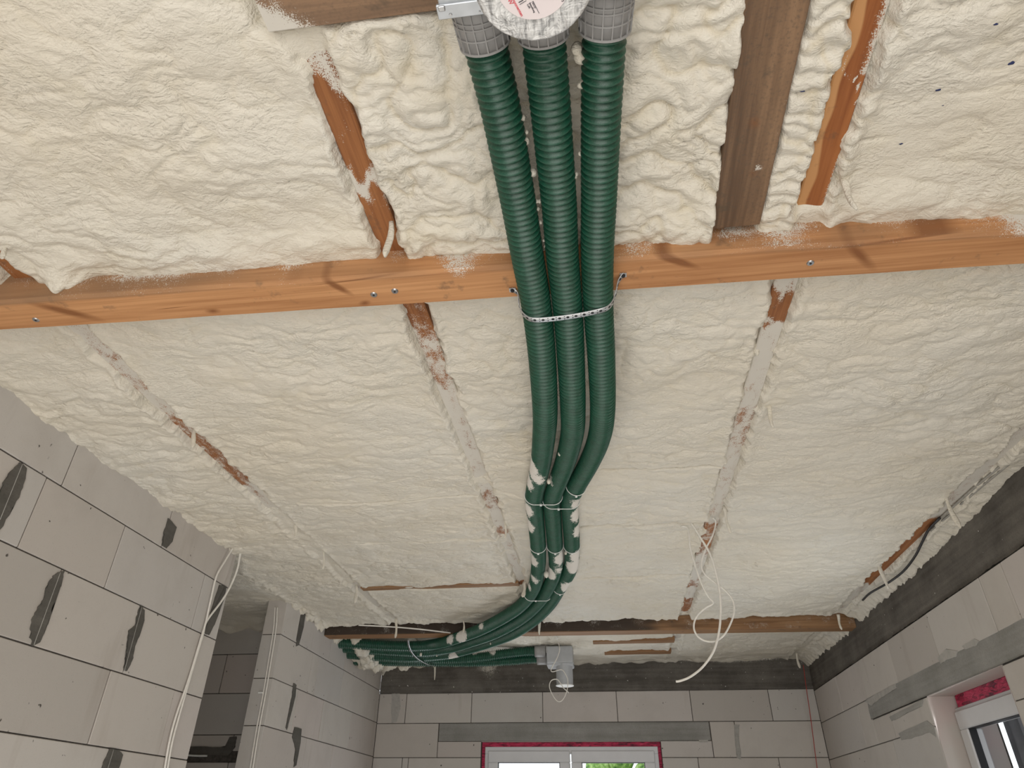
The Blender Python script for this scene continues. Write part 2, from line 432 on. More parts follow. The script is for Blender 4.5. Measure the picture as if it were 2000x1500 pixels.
L_tail = [(1018, 1182, 'z', 1.11), (980, 1208, 'z', 1.092), (935, 1231, 'z', 1.07), (893, 1246, 'y', 4.70), (855, 1257, 'y', 4.93), (815, 1262, 'y', 5.00), (750, 1261, 'y', 5.02), (700, 1258, 'y', 5.02), (660, 1256, 'y', 5.02)]
M_tail = [(1046, 1184, 'z', 1.108), (1010, 1213, 'z', 1.085), (965, 1237, 'y', 4.58), (920, 1253, 'y', 4.80), (880, 1265, 'y', 5.02), (830, 1273, 'y', 5.10), (760, 1271, 'y', 5.12), (700, 1267, 'y', 5.12), (660, 1264, 'y', 5.12)]
R_tail = [(1072, 1182, 'z', 1.10), (1040, 1213, 'z', 1.078), (1000, 1238, 'y', 4.56), (955, 1255, 'y', 4.80), (912, 1268, 'y', 5.03), (870, 1278, 'y', 5.15), (800, 1284, 'y', 5.22), (730, 1281, 'y', 5.22), (670, 1276, 'y', 5.22)]
ROUTES = [catmull(route(a, b), 0.01) for a, b in ((L_px, L_tail), (M_px, M_tail), (R_px, R_tail))]

# ------------------------------------------------------------------ spray foam relief
Z0 = 1.18
JX = [-1.44, -0.46, 0.52, 1.50]
xs = np.arange(-2.02, 1.665, 0.0057)
ys = np.concatenate([np.arange(-0.15, 1.22, 0.0046), np.arange(1.22, 3.0, 0.0066), np.arange(3.0, 4.80, 0.0095), np.arange(4.80, 6.16, 0.013)]+[np.arange(c-.022, c+.022, .0022) for c in (2.435, 2.61, 3.0, 3.12, 3.775)])
ys = np.unique(np.round(ys, 5)); ys = ys[np.r_[True, np.diff(ys) > 0.0012]]

def cover(j, y):
    """how far foam closes over joist j along y: 1 = closed, 0 = open strip"""
    k = {0: [(0, 1.0), (1.0, .9), (1.04, 0), (1.2, 0), (1.30, .3), (1.72, .35), (1.80, .1), (2.36, 0), (2.55, .5), (2.8, 1), (3.75, 1), (3.85, 0.2), (4.1, .3), (4.3, .8), (4.7, 1), (6, 1)],
         1: [(0, 1), (.62, .95), (.70, 0.4), (.75, 0), (.90, 0), (.93, .35), (.97, .35), (1.0, 0), (1.5, 0), (1.8, .1), (2.2, .35), (2.5, .8), (2.62, .1), (2.85, .4), (3.2, .7), (3.75, .3), (3.85, 0), (4.1, 0), (4.3, .8), (6, 1)],
         2: [(0, 0), (1.10, 0), (1.14, .9), (1.30, .5), (1.43, 0), (1.55, .1), (2.3, .1), (2.8, .4), (3.05, 0.1), (3.5, .1), (3.9, .5), (4.3, .2), (6, 1)],
         3: [(0, 1), (1.9, .8), (2.3, .1), (2.6, .1), (3.0, .3), (3.15, -.2), (4.0, -.2), (4.2, .6), (6, 1)]}[j]
    return np.interp(y, [a for a, b in k], [b for a, b in k])

CRACKS = [(-1.30, -0.50, 2.61, 0.005, 0.018), (0.03, 0.48, 2.435, 0.006, 0.035), (-0.10, 0.50, 3.0, 0.010, 0.05),
          (-0.13, 0.47, 3.775, 0.010, 0.05), (-1.15, -0.47, 3.12, 0.006, 0.02), (0.5, 0.62, 0.955, 0.0012, 0.01)]

def foam_T(X, Y, hall=False):
    wx = 0.030*perlin(X/0.11, Y/0.09, 11)+0.012*perlin(X/0.04, Y/0.04, 12)
    wy = 0.026*perlin(X/0.10, Y/0.11, 13)+0.012*perlin(X/0.035, Y/0.04, 14)
    U, W = X+wx, Y+wy
    near = 1-sstep(1.15, 1.3, Y)
    lobed = near*sstep(-0.44, -0.40, X)*(1-sstep(0.55, 0.62, X))
    lobed = np.maximum(lobed, 0.45*(1-sstep(1.6, 2.2, Y))*sstep(-.42, -.3, X)*(1-sstep(.35, .5, X)))
    # wind-blown ripples, drawn out across the room
    q = lambda v: np.sqrt(np.abs(v)+0.004)
    r1 = q(perlin(U/0.17, W/0.085, 1)); r2 = q(perlin(U/0.085, W/0.044, 2)); r3 = q(perlin(U/0.040, W/0.024, 3))
    # round lobes
    b1 = np.abs(perlin(U/0.105, W/0.095, 4)); b2 = np.abs(perlin(U/0.052, W/0.048, 5)); b3 = np.abs(perlin(U/0.026, W/0.024, 6))
    fine = 0.7+0.5*perlin(X/0.3, Y/0.25, 19)
    rip = 0.0120*r1+0.0085*r2*fine+0.0045*r3*fine
    lob = 0.023*np.sqrt(b1+0.003)+0.0135*np.sqrt(b2+0.003)+0.005*np.sqrt(b3+0.003)
    crease = np.clip(1-b1*9, 0, 1)*lobed*0.7+np.clip(1-b2*8, 0, 1)*lobed*0.25+np.clip(1-np.abs(perlin(U/0.17, W/0.085, 1))*12, 0, 1)*(1-lobed)*0.22
    patch = sstep(-0.25, 0.35, perlin(X/0.6, Y/0.5, 20))
    T = 0.0+0.011*perlin(X/0.42, Y/0.30, 7)+0.009*perlin(X/0.2, Y/0.16, 8)+rip*(1-lobed)*(0.8+0.45*patch)+lob*lobed
    # foam rises a little between the joists
    if not hall:
        u = (X+1.44)/0.98; u = u-np.floor(u)
        T += 0.010*(1-(2*u-1)**2)
    T = np.where(T < 0.004, 0.004+(T-0.004)*0.25, T)
    # thick roll of foam against the near side of the main beam
    yb = 1.155+0.022*X
    T += 0.012*np.exp(-((Y-yb+0.04)/0.035)**2)*(0.6+0.8*perlin(X/0.09, Y/0.2, 9))*(Y < 1.25)
    for (yx, yy, sx, sy) in ((-.222, 2.13, .10, .10), (-.29, .665, .03, .05), (-.25, .74, .06, .02), (-.36, 1.08, .05, .03)):
        crease = np.maximum(crease, 0.9*np.exp(-((X-yx)/sx)**2-((Y-yy)/sy)**2)*np.clip(.55+perlin(X/.05, Y/.05, 33), 0, 1))
    T += 0.045*np.exp(-((X+1.32)/0.045)**2-((Y-1.135)/0.03)**2)
    if hall:
        return T, crease
    # slab of foam between plank and two-tone joist: rolls
    inb = sstep(0.395, 0.42, X)*(1-sstep(0.485, 0.50, X))*near
    roll = np.abs(np.sin((W)*math.pi/0.036+1.5*perlin(X/0.05, Y/0.1, 15)))
    T = T*(1-0.6*inb)+inb*(0.003+0.013*np.sqrt(roll+.01))
    # open strips under the joists
    for j, xj in enumerate(JX):
        hw = 0.027
        n = 0.016*perlin(X/0.05+j*7, Y/0.09, 30+j)+0.010*perlin(X/0.06, Y/0.035, 40+j)+0.004*perlin(X/0.03, Y/0.014, 45+j)
        e = np.abs(X-xj)-hw-n
        c = cover(j, Y)
        S = sstep(-0.002, 0.012, e)
        rim = 0.006*np.exp(-((e-0.018)/0.014)**2)
        low = -0.014+0.0165*np.clip(c, -0.5, 1)+0.007*perlin(X/0.05, Y/0.09, 50+j)*np.clip(c*1.5, 0, 1)+np.clip(c, 0, 1)**3*0.006
        T = (T+rim)*S+(1-S)*low
        side = np.where(j in (2,), xj-hw, xj+hw)
        ck = np.exp(-((X-side-n*0.5)/0.004)**2)*sstep(0.0, 0.25, perlin(X*0+j, Y/0.12, 60+j))
        T -= 0.016*ck*(c < 0.8)
        crease = np.maximum(crease, ck*0.4)*1.0
    # wide plank and cross plank lie on the foam: foam laps their edges
    pl = sstep(0.298, 0.312, X+0.010*perlin(X*0, Y/0.05, 71))*(1-sstep(0.402, 0.416, X+0.010*perlin(X*0, Y/0.06, 72)))*(Y < 1.2)
    T = T*(1-pl)+pl*(-0.015)
    lap = np.exp(-((X-0.297)/0.012)**2)*(Y < 1.14)*(Y > 0.95)
    T += lap*0.010
    cpm = (1-sstep(0.582, 0.596, Y+0.008*perlin(X/0.05, Y*0, 73)))*sstep(-0.555, -0.53, X)*(1-sstep(0.20, 0.24, X))
    T = T*(1-cpm)+cpm*(-0.015)
    # bed of foam round the ducts where they are fixed to the ceiling
    d = np.full(X.shape, 9.0)
    for R_ in ROUTES:
        sel = R_[(R_[:, 1] > 1.9) & (R_[:, 1] < 4.45)][::3]
        if len(sel):
            yy = sel[:, 1]; o = np.argsort(yy)
            xr = np.interp(Y, yy[o], sel[o, 0])
            d = np.minimum(d, np.abs(X-xr))
    bed = np.exp(-(d/0.055)**2)*sstep(2.1, 2.35, Y)*(1-sstep(4.2, 4.5, Y))
    T = T*(1-0.5*bed)+bed*0.024
    # cracks between sprayed passes
    for (x0, x1, yc, w, dep) in CRACKS:
        yl = yc+0.004*perlin(X/0.07, X*0, 80)+0.012*perlin(X/0.4, X*0, 81)
        ww = w*(0.6+1.2*np.clip(perlin(X/0.15, X*0+yc, 82)+0.4, 0, 1.5))
        T -= dep*np.exp(-((Y-yl)/ww)**2)*sstep(x0-0.02, x0+0.02, X)*(1-sstep(x1-0.02, x1+0.02, X))
    # lips where the foam runs down the walls
    lipR = 0.004+0.060*sstep(2.3, 4.2, Y)
    nR = perlin(X/0.05, Y/0.06, 90)+0.6*perlin(X/0.02, Y/0.025, 91)
    T += lipR*np.exp(-((1.625-X)/0.05)**2)*(0.85+0.26*nR)*(X > 1.4)
    nL = perlin(X/0.05, Y/0.07, 92)+0.5*perlin(X/0.02, Y/0.025, 93)
    T += (0.010+0.045*sstep(4.0, 4.5, Y))*np.exp(-((X+1.89+0.07*sstep(3.2, 3.5, Y))/0.05)**2)*(0.6+0.9*nL)
    T += 0.018*np.exp(-((6.11-Y)/0.07)**2)*(0.5+1.0*perlin(X/0.09, Y/0.1, 94))
    # torn edge short of the far beam
    yl = 4.69+0.035*perlin(X/0.11, X*0, 95)+0.015*perlin(X/0.035, X*0, 96)+0.02*X
    S = sstep(-0.004, 0.02, yl-Y)
    gap = (Y < 4.86)
    T = np.where(gap, (T+0.014*np.exp(-((yl-Y-0.03)/0.03)**2))*S+(1-S)*(-0.05), T)
    # a cross batten showing through the slit in front of the duct bend
    wv = 0.042*np.clip(0.5+0.9*perlin(X/0.3, X*0+2, 98)+0.5*sstep(-1.1, -.9, X)*(1-sstep(-.7, -.6, X)), 0.1, 1.2)
    sl = np.exp(-((Y-3.865-0.01*perlin(X/0.1, X*0, 99))/wv)**4)*sstep(-1.44, -1.40, X)*(1-sstep(-.50, -.46, X))
    T = T*(1-sl)-0.004*sl
    # battens showing through slits beyond the far beam
    for (x0, x1, yc, w) in ((-0.02, 0.55, 5.33, 0.07), (0.05, 0.62, 5.72, 0.07)):
        sl = np.exp(-((Y-yc-0.02*perlin(X/0.2, X*0, 97))/(w*0.5))**4)*sstep(x0-.05, x0+.05, X)*(1-sstep(x1-.05, x1+.05, X))
        T = T*(1-sl)-0.004*sl
    return T, crease

Xg, Yg = np.meshgrid(xs, ys)
T, CR = foam_T(Xg, Yg)
Zg = Z0-T
def foam_patch(i0, i1, j0, j1, label):
    X = Xg[j0:j1+1, i0:i1+1]; Y = Yg[j0:j1+1, i0:i1+1]; Z = Zg[j0:j1+1, i0:i1+1]; C = CR[j0:j1+1, i0:i1+1]
    foam_mesh(X, Y, Z, C, label)
def foam_mesh(X, Y, Z, C, label):
    ny, nx = X.shape
    V = np.stack([X, Y, Z], -1).reshape(-1, 3)
    a = (np.arange(ny-1)[:, None]*nx+np.arange(nx-1)[None, :]).ravel()
    Fq = np.stack([a, a+nx, a+nx+1, a+1], -1)      # normals down, into the room
    me = np_mesh('spray_foam', V, Fq)
    at_ = me.attributes.new('crease', 'FLOAT', 'POINT'); at_.data.foreach_set('value', C.ravel().astype(np.float32))
    o = link('spray_foam', me, M['foam'], None, True)
    tag(o, label, 'insulation', 'spray foam sheets between the joists', 'stuff')
ix = [0]+[int(np.argmin(abs(xs-v))) for v in JX]+[len(xs)-1]
jy = [0, int(np.argmin(abs(ys-1.215))), int(np.argmin(abs(ys-4.80))), len(ys)-1]
rows = ['on the camera side of the main beam', 'between the main beam and the far beam', 'beyond the far beam above the window wall']
cols = ['cream spray foam strip along the left block wall', 'cream spray foam sheet left of the green ducts', 'lumpy cream spray foam sheet behind the green ducts', 'cream spray foam sheet right of the green ducts', 'narrow spray foam strip along the right wall']
for jj in range(3):
    for ii in range(5):
        foam_patch(ix[ii], ix[ii+1], jy[jj], jy[jj+1], cols[ii]+' '+rows[jj])
hx = np.arange(-3.35, -2.0, 0.011); hy = np.arange(3.1, 4.68, 0.011)
HX, HY = np.meshgrid(hx, hy); HT, HC = foam_T(HX, HY, True)
HZ = Z0-HT-0.01-0.05*sstep(4.35, 4.62, HY)*(0.7+0.6*perlin(HX/0.08, HY/0.08, 101))
foam_mesh(HX, HY, HZ, HC, 'cream spray foam over the dark side hallway left of the column')

# ------------------------------------------------------------------ timbers
def dust_attr(me, fn, side=None):
    n = len(me.vertices); co = np.empty(n*3, np.float32); me.vertices.foreach_get('co', co); co = co.reshape(-1, 3)
    a = me.attributes.new('dust', 'FLOAT', 'POINT'); a.data.foreach_set('value', np.clip(fn(co), 0, 1.2).astype(np.float32))
    if side is not None:
        a = me.attributes.new('side', 'FLOAT', 'POINT'); a.data.foreach_set('value', side(co).astype(np.float32))

def timber_mesh(name, L, secY, secZ, chamfer=0.004, nx=200):
    """bar along local X from 0..L, section secY x secZ, finely divided so dust and wane can vary"""
    y0, y1, z0, z1 = secY[0], secY[1], secZ[0], secZ[1]
    c = chamfer
    prof = []
    def edge(p, q, n):
        for k in range(n): prof.append((p[0]+(q[0]-p[0])*k/n, p[1]+(q[1]-p[1])*k/n))
    edge((y0+c, z0), (y1-c, z0), 10); edge((y1-c, z0), (y1, z0+c), 1); edge((y1, z0+c), (y1, z1), 5)
    edge((y1, z1), (y0, z1), 2); edge((y0, z1), (y0, z0+c), 5); edge((y0, z0+c), (y0+c, z0), 1)
    prof = np.array(prof); k = len(prof)
    X = np.linspace(0, L, nx)
    V = np.zeros((nx, k, 3)); V[:, :, 0] = X[:, None]; V[:, :, 1:] = prof[None]
    V[:, :, 2] += 0.0012*perlin(V[:, :, 0]/0.2, V[:, :, 1]/0.1, 3)
    i = np.arange(nx-1)[:, None]; j = np.arange(k)[None, :]; j2 = (j+1) % k
    Fq = np.stack([i*k+j, (i+1)*k+j, (i+1)*k+j2, i*k+j2], -1).reshape(-1, 4)
    faces = Fq.tolist()+[list(range(k)), list(range((nx-1)*k, nx*k))[::-1]]
    me = bpy.data.meshes.new(name); me.from_pydata(V.reshape(-1, 3).tolist(), [], faces); me.update()
    return me

def along(me, p, q):
    """lay a local-X bar from point p to q (horizontal)"""
    d = Vector(q)-Vector(p); a = math.atan2(d.y, d.x)
    me.transform(Matrix.Translation(Vector(p)) @ Matrix.Rotation(a, 4, 'Z'))

BARE = {0: [(1.0, 1.2, .25), (1.40, 1.75, .62), (1.84, 2.42, .42), (3.86, 4.2, .8)],
        1: [(.56, .74, .60), (.70, .92, .18), (.92, .98, .75), (.98, 1.2, .15), (1.2, 1.50, .30), (1.56, 1.78, .52), (2.6, 2.8, .55), (3.0, 3.1, .5), (3.86, 4.12, .1)],
        2: [(1.2, 1.40, .75), (1.43, 1.55, .2), (1.62, 1.8, .80), (2.0, 2.28, .60), (3.05, 3.5, .42), (3.9, 4.05, .5), (4.3, 4.6, .3)],
        3: [(3.1, 4.1, .05)]}
def joist(j, y0, y1, label, mat, two=False):
    xj = JX[j]
    me = timber_mesh('ceiling_joist', y1-y0, (-0.030, 0.030), (Z0-0.0005, DECK+0.0), 0.003, int((y1-y0)/0.012))
    me.transform(Matrix.Rotation(math.pi/2, 4, 'Z')); me.transform(Matrix.Translation((xj, y0, 0)))
    def fn(co):
        Y = co[:, 1]+0.05*perlin(co[:, 0]/0.035, co[:, 1]/0.08, 15)+0.02*perlin(co[:, 0]/0.012, co[:, 1]/0.03, 16); d = np.full(len(co), 0.72)
        for a, b, v in BARE[j]:
            k = sstep(a-0.03, a+0.03, Y)*(1-sstep(b-0.03, b+0.03, Y)); d = d*(1-k)+v*k
        d = d+0.22*perlin(co[:, 0]/0.03, Y/0.07, 5)+0.10*perlin(co[:, 0]/0.012, Y/0.03, 6)
        if two:
            u = (co[:, 0]-(xj-0.03))/0.06
            d = np.where(Y < 0.8, 0.10+0.55*sstep(0.55, 1.0, u), 0.02+0.6*sstep(0.75, 1.05, u)*sstep(0.9, 1.05, Y))
            d = np.maximum(d, 0.8*np.exp(-((Y-0.80-0.10*(u-.5))/0.012)**2))
        return d
    dust_attr(me, fn, lambda co: co[:, 0]-(xj-0.03))
    return tag(link('ceiling_joist', me, mat), label, 'joist', 'ceiling joists')
joist(0, 0.0, 1.19, 'leftmost ceiling joist, brown end showing at the photo edge above the main beam', M['joist'])
joist(1, 0.52, 1.19, 'brown speckled ceiling joist left of the green ducts, camera side of the main beam', M['joist'])
joist(2, -0.1, 1.165, 'two-tone orange ceiling joist right of the wide weathered plank', M['joist_two'], True)
joist(0, 1.25, 4.70, 'dusty joist near the left block wall, brown in its middle stretch', M['joist'])
joist(1, 1.25, 4.70, 'foam-dusted joist running beside the green ducts beyond the main beam', M['joist'])
joist(2, 1.25, 4.70, 'foam-dusted joist right of the ducts behind the looped white cables', M['joist'])
joist(3, 1.25, 4.70, 'red-brown joist showing along the right wall beside the black cable', M['joist'])
joist(2, 4.9, 6.10, 'short joist end buried in foam beyond the far beam', M['joist'])

# main beam
KN = ((-1.33, 1.19, 1.1, 0.10, 0.020, -0.55, 1.5), (-0.60, 1.18, 1.1, 0.055, 0.014, -0.9, 1.6), (0.215, 1.19, 1.1, 0.075, 0.014, -0.50, 1.9), (0.63, 1.22, 1.1, 0.09, 0.016, -0.85, 1.3),
      (-0.95, 1.235, 1.1, 0.025, 0.012, 0, 1.2), (-0.55, 1.25, 1.1, 0.02, 0.012, 0.3, 1.2), (-0.62, 1.13, 1.1, 0.12, 0.010, 0.25, 1.0), (0.78, 1.185, 1.1, 0.28, 0.0035, 0.03, 1.6),
      (-0.55, 1.165, 1.1, 0.14, 0.003, 0.05, 1.2), (-1.05, 1.21, 1.1, 0.06, 0.002, 0.02, 1.5))
M['beam'] = mat_wood('planed_beam_wood', (0.58, 0.30, 0.135), (0.37, 0.165, 0.065), 'x', 1.0, KN)
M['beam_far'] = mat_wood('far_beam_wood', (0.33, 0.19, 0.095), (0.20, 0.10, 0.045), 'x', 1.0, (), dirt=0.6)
p0 = Vector((-1.87, 1.126, 0)); p1 = Vector((1.62, 1.2035, 0))
me = timber_mesh('main_beam', (p1-p0).length, (0.0, 0.115), (1.10, DECK), 0.008, 420)
along(me, p0, p1)
def fn(co):
    u = co[:, 1]-(1.126+(co[:, 0]+1.87)*0.0222)          # 0 near face .. 0.115 far edge
    face = (co[:, 2] > 1.103)*(u < 0.01)
    near = np.where(face, 0.25+0.25*sstep(1.12, 1.17, co[:, 2]), 0.30-0.30*sstep(0.0, 0.035, u))
    n = perlin(co[:, 0]/0.12, co[:, 1]/0.1, 21)
    d = near*(0.65+0.8*n)
    X = co[:, 0]
    d += face*0.45*(np.exp(-((X+0.29)/0.05)**2)+0.7*np.exp(-((X-0.47)/0.06)**2)+0.9*sstep(0.80, 0.95, X)*(0.6+n)+0.5*np.exp(-((X-0.12)/0.05)**2))
    d += (~face.astype(bool))*(u < 0.035)*0.35*(np.exp(-((X+0.29)/0.03)**2)+np.exp(-((X-0.58)/0.08)**2)*np.exp(-((u-0.012)/0.006)**2)+0.7*sstep(0.85, 0.95, X)*(u<0.02))
    return d
dust_attr(me, fn)
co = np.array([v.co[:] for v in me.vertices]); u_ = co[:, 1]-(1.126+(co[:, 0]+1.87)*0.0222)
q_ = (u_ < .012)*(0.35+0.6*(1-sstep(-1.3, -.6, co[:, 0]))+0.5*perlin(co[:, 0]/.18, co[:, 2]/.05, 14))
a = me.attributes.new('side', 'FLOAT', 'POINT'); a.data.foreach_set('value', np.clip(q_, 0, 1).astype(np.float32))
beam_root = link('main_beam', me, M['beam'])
tag(beam_root, 'long orange-brown wooden beam crossing the ceiling under the foam', 'beam')
def disc(bm, c, r, n=20, z=0, up=Vector((0, 0, -1)), h=0.002):
    rot = Vector((0, 0, 1)).rotation_difference(up).to_matrix().to_4x4()
    bmesh.ops.create_cone(bm, cap_ends=True, segments=n, radius1=r, radius2=r*0.8, depth=h, matrix=Matrix.Translation(c) @ rot)
for px, py in ((730, 576), (771, 569), (1583, 514), (70, 625)):
    c = at(px, py, z=1.099)
    bm = bmesh.new(); disc(bm, c, 0.0092, 24, h=0.003)
    s = from_bm('screw', bm, M['screw'], beam_root, False)
    bm = bmesh.new(); disc(bm, c-Vector((0, 0, 0.0012)), 0.0036, 6, h=0.0016)
    from_bm('screw_recess', bm, M['black'], s)

# far beam
p0 = Vector((-1.99, 4.70, 0)); p1 = Vector((1.63, 4.79, 0))
me = timber_mesh('far_beam', (p1-p0).length, (0.0, 0.115), (1.10, DECK), 0.005, 320)
along(me, p0, p1)
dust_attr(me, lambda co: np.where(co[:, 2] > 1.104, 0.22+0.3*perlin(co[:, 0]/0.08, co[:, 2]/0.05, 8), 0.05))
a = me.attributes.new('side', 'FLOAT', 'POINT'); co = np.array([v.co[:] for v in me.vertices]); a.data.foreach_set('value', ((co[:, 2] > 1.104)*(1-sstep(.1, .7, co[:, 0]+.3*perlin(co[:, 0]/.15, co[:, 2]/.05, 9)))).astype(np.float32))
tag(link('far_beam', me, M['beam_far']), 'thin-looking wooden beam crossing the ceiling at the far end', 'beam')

for x0, x1, yc, w, lowz, lab in ((-1.42, -.48, 3.865, .03, .016, 'brown cross batten in the slit left of the duct bend'), (-.10, .50, 5.33, .045, .030, 'brown batten in the foam beyond the far beam, the nearer one'), (-.02, .50, 5.72, .045, .030, 'brown batten in the foam beyond the far beam, next to the ring beam')):
    me = timber_mesh('ceiling_batten', x1-x0, (-w, w), (Z0-lowz, Z0+.03), .002, 60)
    me.transform(Matrix.Translation((x0, yc, 0))); dust_attr(me, lambda co: .15+.2*perlin(co[:, 0]/.05, co[:, 1]/.02, 3))
    tag(link('ceiling_batten', me, M['beam_far']), lab, 'batten', 'cross battens')
# wide weathered plank beside the ducts, and the cross plank
me = timber_mesh('ceiling_plank', 1.30, (-0.0535, 0.0535), (1.152, 1.180), 0.002, 130)
me.transform(Matrix.Rotation(math.pi/2-0.006, 4, 'Z')); me.transform(Matrix.Translation((0.347, -0.15, 0)))
dust_attr(me, lambda co: 0.03+0.35*np.exp(-((np.abs(co[:, 0]-0.35)-0.052)/0.008)**2)*(0.4+perlin(co[:, 0]/0.03, co[:, 1]/0.06, 4))+1.0*np.exp(-((co[:, 1]-0.985)**2+(co[:, 0]-0.378)**2)/0.008**2))
tag(link('ceiling_plank', me, M['plank']), 'wide grey-brown weathered plank fixed lengthwise right of the ducts', 'plank')
me = timber_mesh('cross_plank', 0.80, (-0.17, 0.0), (1.152, 1.180), 0.002, 90)
me.transform(Matrix.Translation((-0.515, 0.585, 0)))
dust_attr(me, lambda co: 0.95*(1-sstep(-0.515, -0.36, co[:, 0]+(0.585-co[:, 1])*1.4+0.03*perlin(co[:, 0]/0.03, co[:, 1]/0.03, 6)))+0.05)
tag(link('cross_plank', me, M['cross']), 'weathered brown cross plank beside the galvanised duct box', 'plank')

# ------------------------------------------------------------------ walls of aerated blocks
G = 0.0024
def put_block(parent, axis, plane, a0, a1, z0, z1, depth, sgn, mat=None):
    """one block: face on plane, a0..a1 along the wall; sgn = direction (into the wall)"""
    j = random.uniform(-0.0012, 0.0012); bm = bmesh.new()
    p_in, p_out = plane+sgn*depth, plane+j
    lo, hi = min(p_in, p_out), max(p_in, p_out)
    if axis == 'x': box(bm, lo, hi, a0+G, a1-G, z0+G, z1-G, 0.0022)
    else: box(bm, a0+G, a1-G, lo, hi, z0+G, z1-G, 0.0022)
    return from_bm('block', bm, mat or M['block'], parent)

def wall(name, label, axis, plane, sgn, thick, extent, courses, holes=()):
    """courses: list of (z0, z1, [joint positions], a_lo, a_hi); the wall core sits just behind the block faces"""
    core_p = plane+sgn*0.006
    bm = bmesh.new()
    lo, hi = min(core_p, plane+sgn*thick), max(core_p, plane+sgn*thick)
    a0, a1, zt = extent
    segs = [(a0, a1, FLZ, zt)]
    for (h0, h1, hz0, hz1) in holes:
        segs = [(a0, h0, FLZ, zt), (h1, a1, FLZ, zt), (h0, h1, hz1, zt), (h0, h1, FLZ, hz0)]
    for (s0, s1, q0, q1) in segs:
        if q1-q0 < 0.002 or s1-s0 < 0.002: continue
        if axis == 'x': box(bm, lo, hi, s0, s1, q0, q1)
        else: box(bm, s0, s1, lo, hi, q0, q1)
    root = tag(from_bm(name, bm, M['mortar_dark']), label, 'wall', kind='structure')
    for (z0, z1, js, c0, c1) in courses:
        pts = [c0]+sorted([v for v in js if c0+0.02 < v < c1-0.02])+[c1]
        for u, v in zip(pts, pts[1:]):
            pieces = [(u, v, z0, z1)]
            for (h0, h1, hz0, hz1) in holes:
                nxt = []
                for (u0, v0, y0, y1) in pieces:
                    if v0 <= h0 or u0 >= h1 or y1 <= hz0+0.001 or y0 >= hz1-0.001: nxt.append((u0, v0, y0, y1)); continue
                    if u0 < h0: nxt.append((u0, h0, y0, y1))
                    if v0 > h1: nxt.append((h1, v0, y0, y1))
                    if y1 > hz1+0.02: nxt.append((max(u0, h0), min(v0, h1), hz1, y1))
                    if y0 < hz0-0.02: nxt.append((max(u0, h0), min(v0, h1), y0, hz0))
                pieces = nxt
            for (u0, v0, y0, y1) in pieces:
                if v0-u0 > 0.012 and y1-y0 > 0.012:
                    put_block(root, axis, plane, u0, v0, y0, y1, thick-0.002 if False else 0.05, sgn)
    return root
def jx(px, py, **k):   # wall position of a joint seen in the photo
    v = at(px, py, **k); return v.y if 'x' in k else v.x
def reg(c0, c1, off, step=0.6):
    return [c0+off+step*i for i in range(int((c1-c0)/step)+1)]
def down(z, c0, c1, s, h=0.25):
    out = []; k = 0
    while z-FLZ > 0.03:
        out.append((max(FLZ, z-h), z, reg(c0, c1, s+0.3*(k % 2)), c0, c1)); z -= h; k += 1
    return out

# near left wall
a0, a1 = -4.0, 3.19
X_ = XL1
zc = [1.235, .987, .736, .479, .228]
C = [(zc[1], zc[0], [jx(142, 898, x=X_), jx(325, 1040, x=X_)]+reg(a0, 1.3, 0.1), a0, a1),
     (zc[2], zc[1], [jx(20, 960, x=X_), jx(62, 1005, x=X_), jx(226, 1085, x=X_), jx(389, 1170, x=X_)]+reg(a0, 1.2, 0.4), a0, a1),
     (zc[3], zc[2], [jx(92, 1190, x=X_), jx(260, 1250, x=X_)]+reg(a0, 1.5, 0.2), a0, a1),
     (zc[4], zc[3], [jx(194, 1382, x=X_), jx(325, 1412, x=X_)]+reg(a0, 1.8, 0.5), a0, a1)]
dd = down(zc[4], a0, a1, 0.25)
dd[0] = (dd[0][0], dd[0][1], [jx(218, 1480, x=X_)]+reg(a0, 1.9, .2), a0, a1)
wall_left = wall('wall_left', 'pale grey aerated block wall at the left with grey mortar smears', 'x', XL1, -1, 0.12, (a0, a1, 1.235), C+dd)

# column wall beyond the doorway, with its end face
a0, a1 = 4.05, YF
X_ = XL2
zc = [1.235, .961, .713, .462, .212]
C = [(zc[1], zc[0], [jx(583, 1225, x=X_), jx(643, 1281, x=X_), jx(672, 1305, x=X_)], a0, a1),
     (zc[2], zc[1], [jx(606, 1315, x=X_), jx(617, 1330, x=X_), jx(667, 1346, x=X_)], a0, a1),
     (zc[3], zc[2], [jx(570, 1380, x=X_), jx(577, 1385, x=X_), jx(627, 1408, x=X_), jx(683, 1430, x=X_)], a0, a1),
     (zc[4], zc[3], [jx(578, 1460, x=X_), jx(595, 1470, x=X_), jx(648, 1480, x=X_)], a0, a1)]
wall_col = wall('wall_column', 'aerated block wall stub between the dark hallway and the window wall', 'x', XL2, -1, 0.12, (a0, a1, 1.235), C+down(zc[4], a0, a1, 0.1))
for z0, z1 in zip([1.235, .961, .713, .462, .212, -.04, -.29, -.54, -.79, -1.04, -1.29], [.961, .713, .462, .212, -.04, -.29, -.54, -.79, -1.04, -1.29, -1.5]):
    bm = bmesh.new(); box(bm, XL2-0.124, XL2+0.0005, 4.046, 4.052, z1+G, z0-G, 0.0015); from_bm('block', bm, M['block'], wall_col)

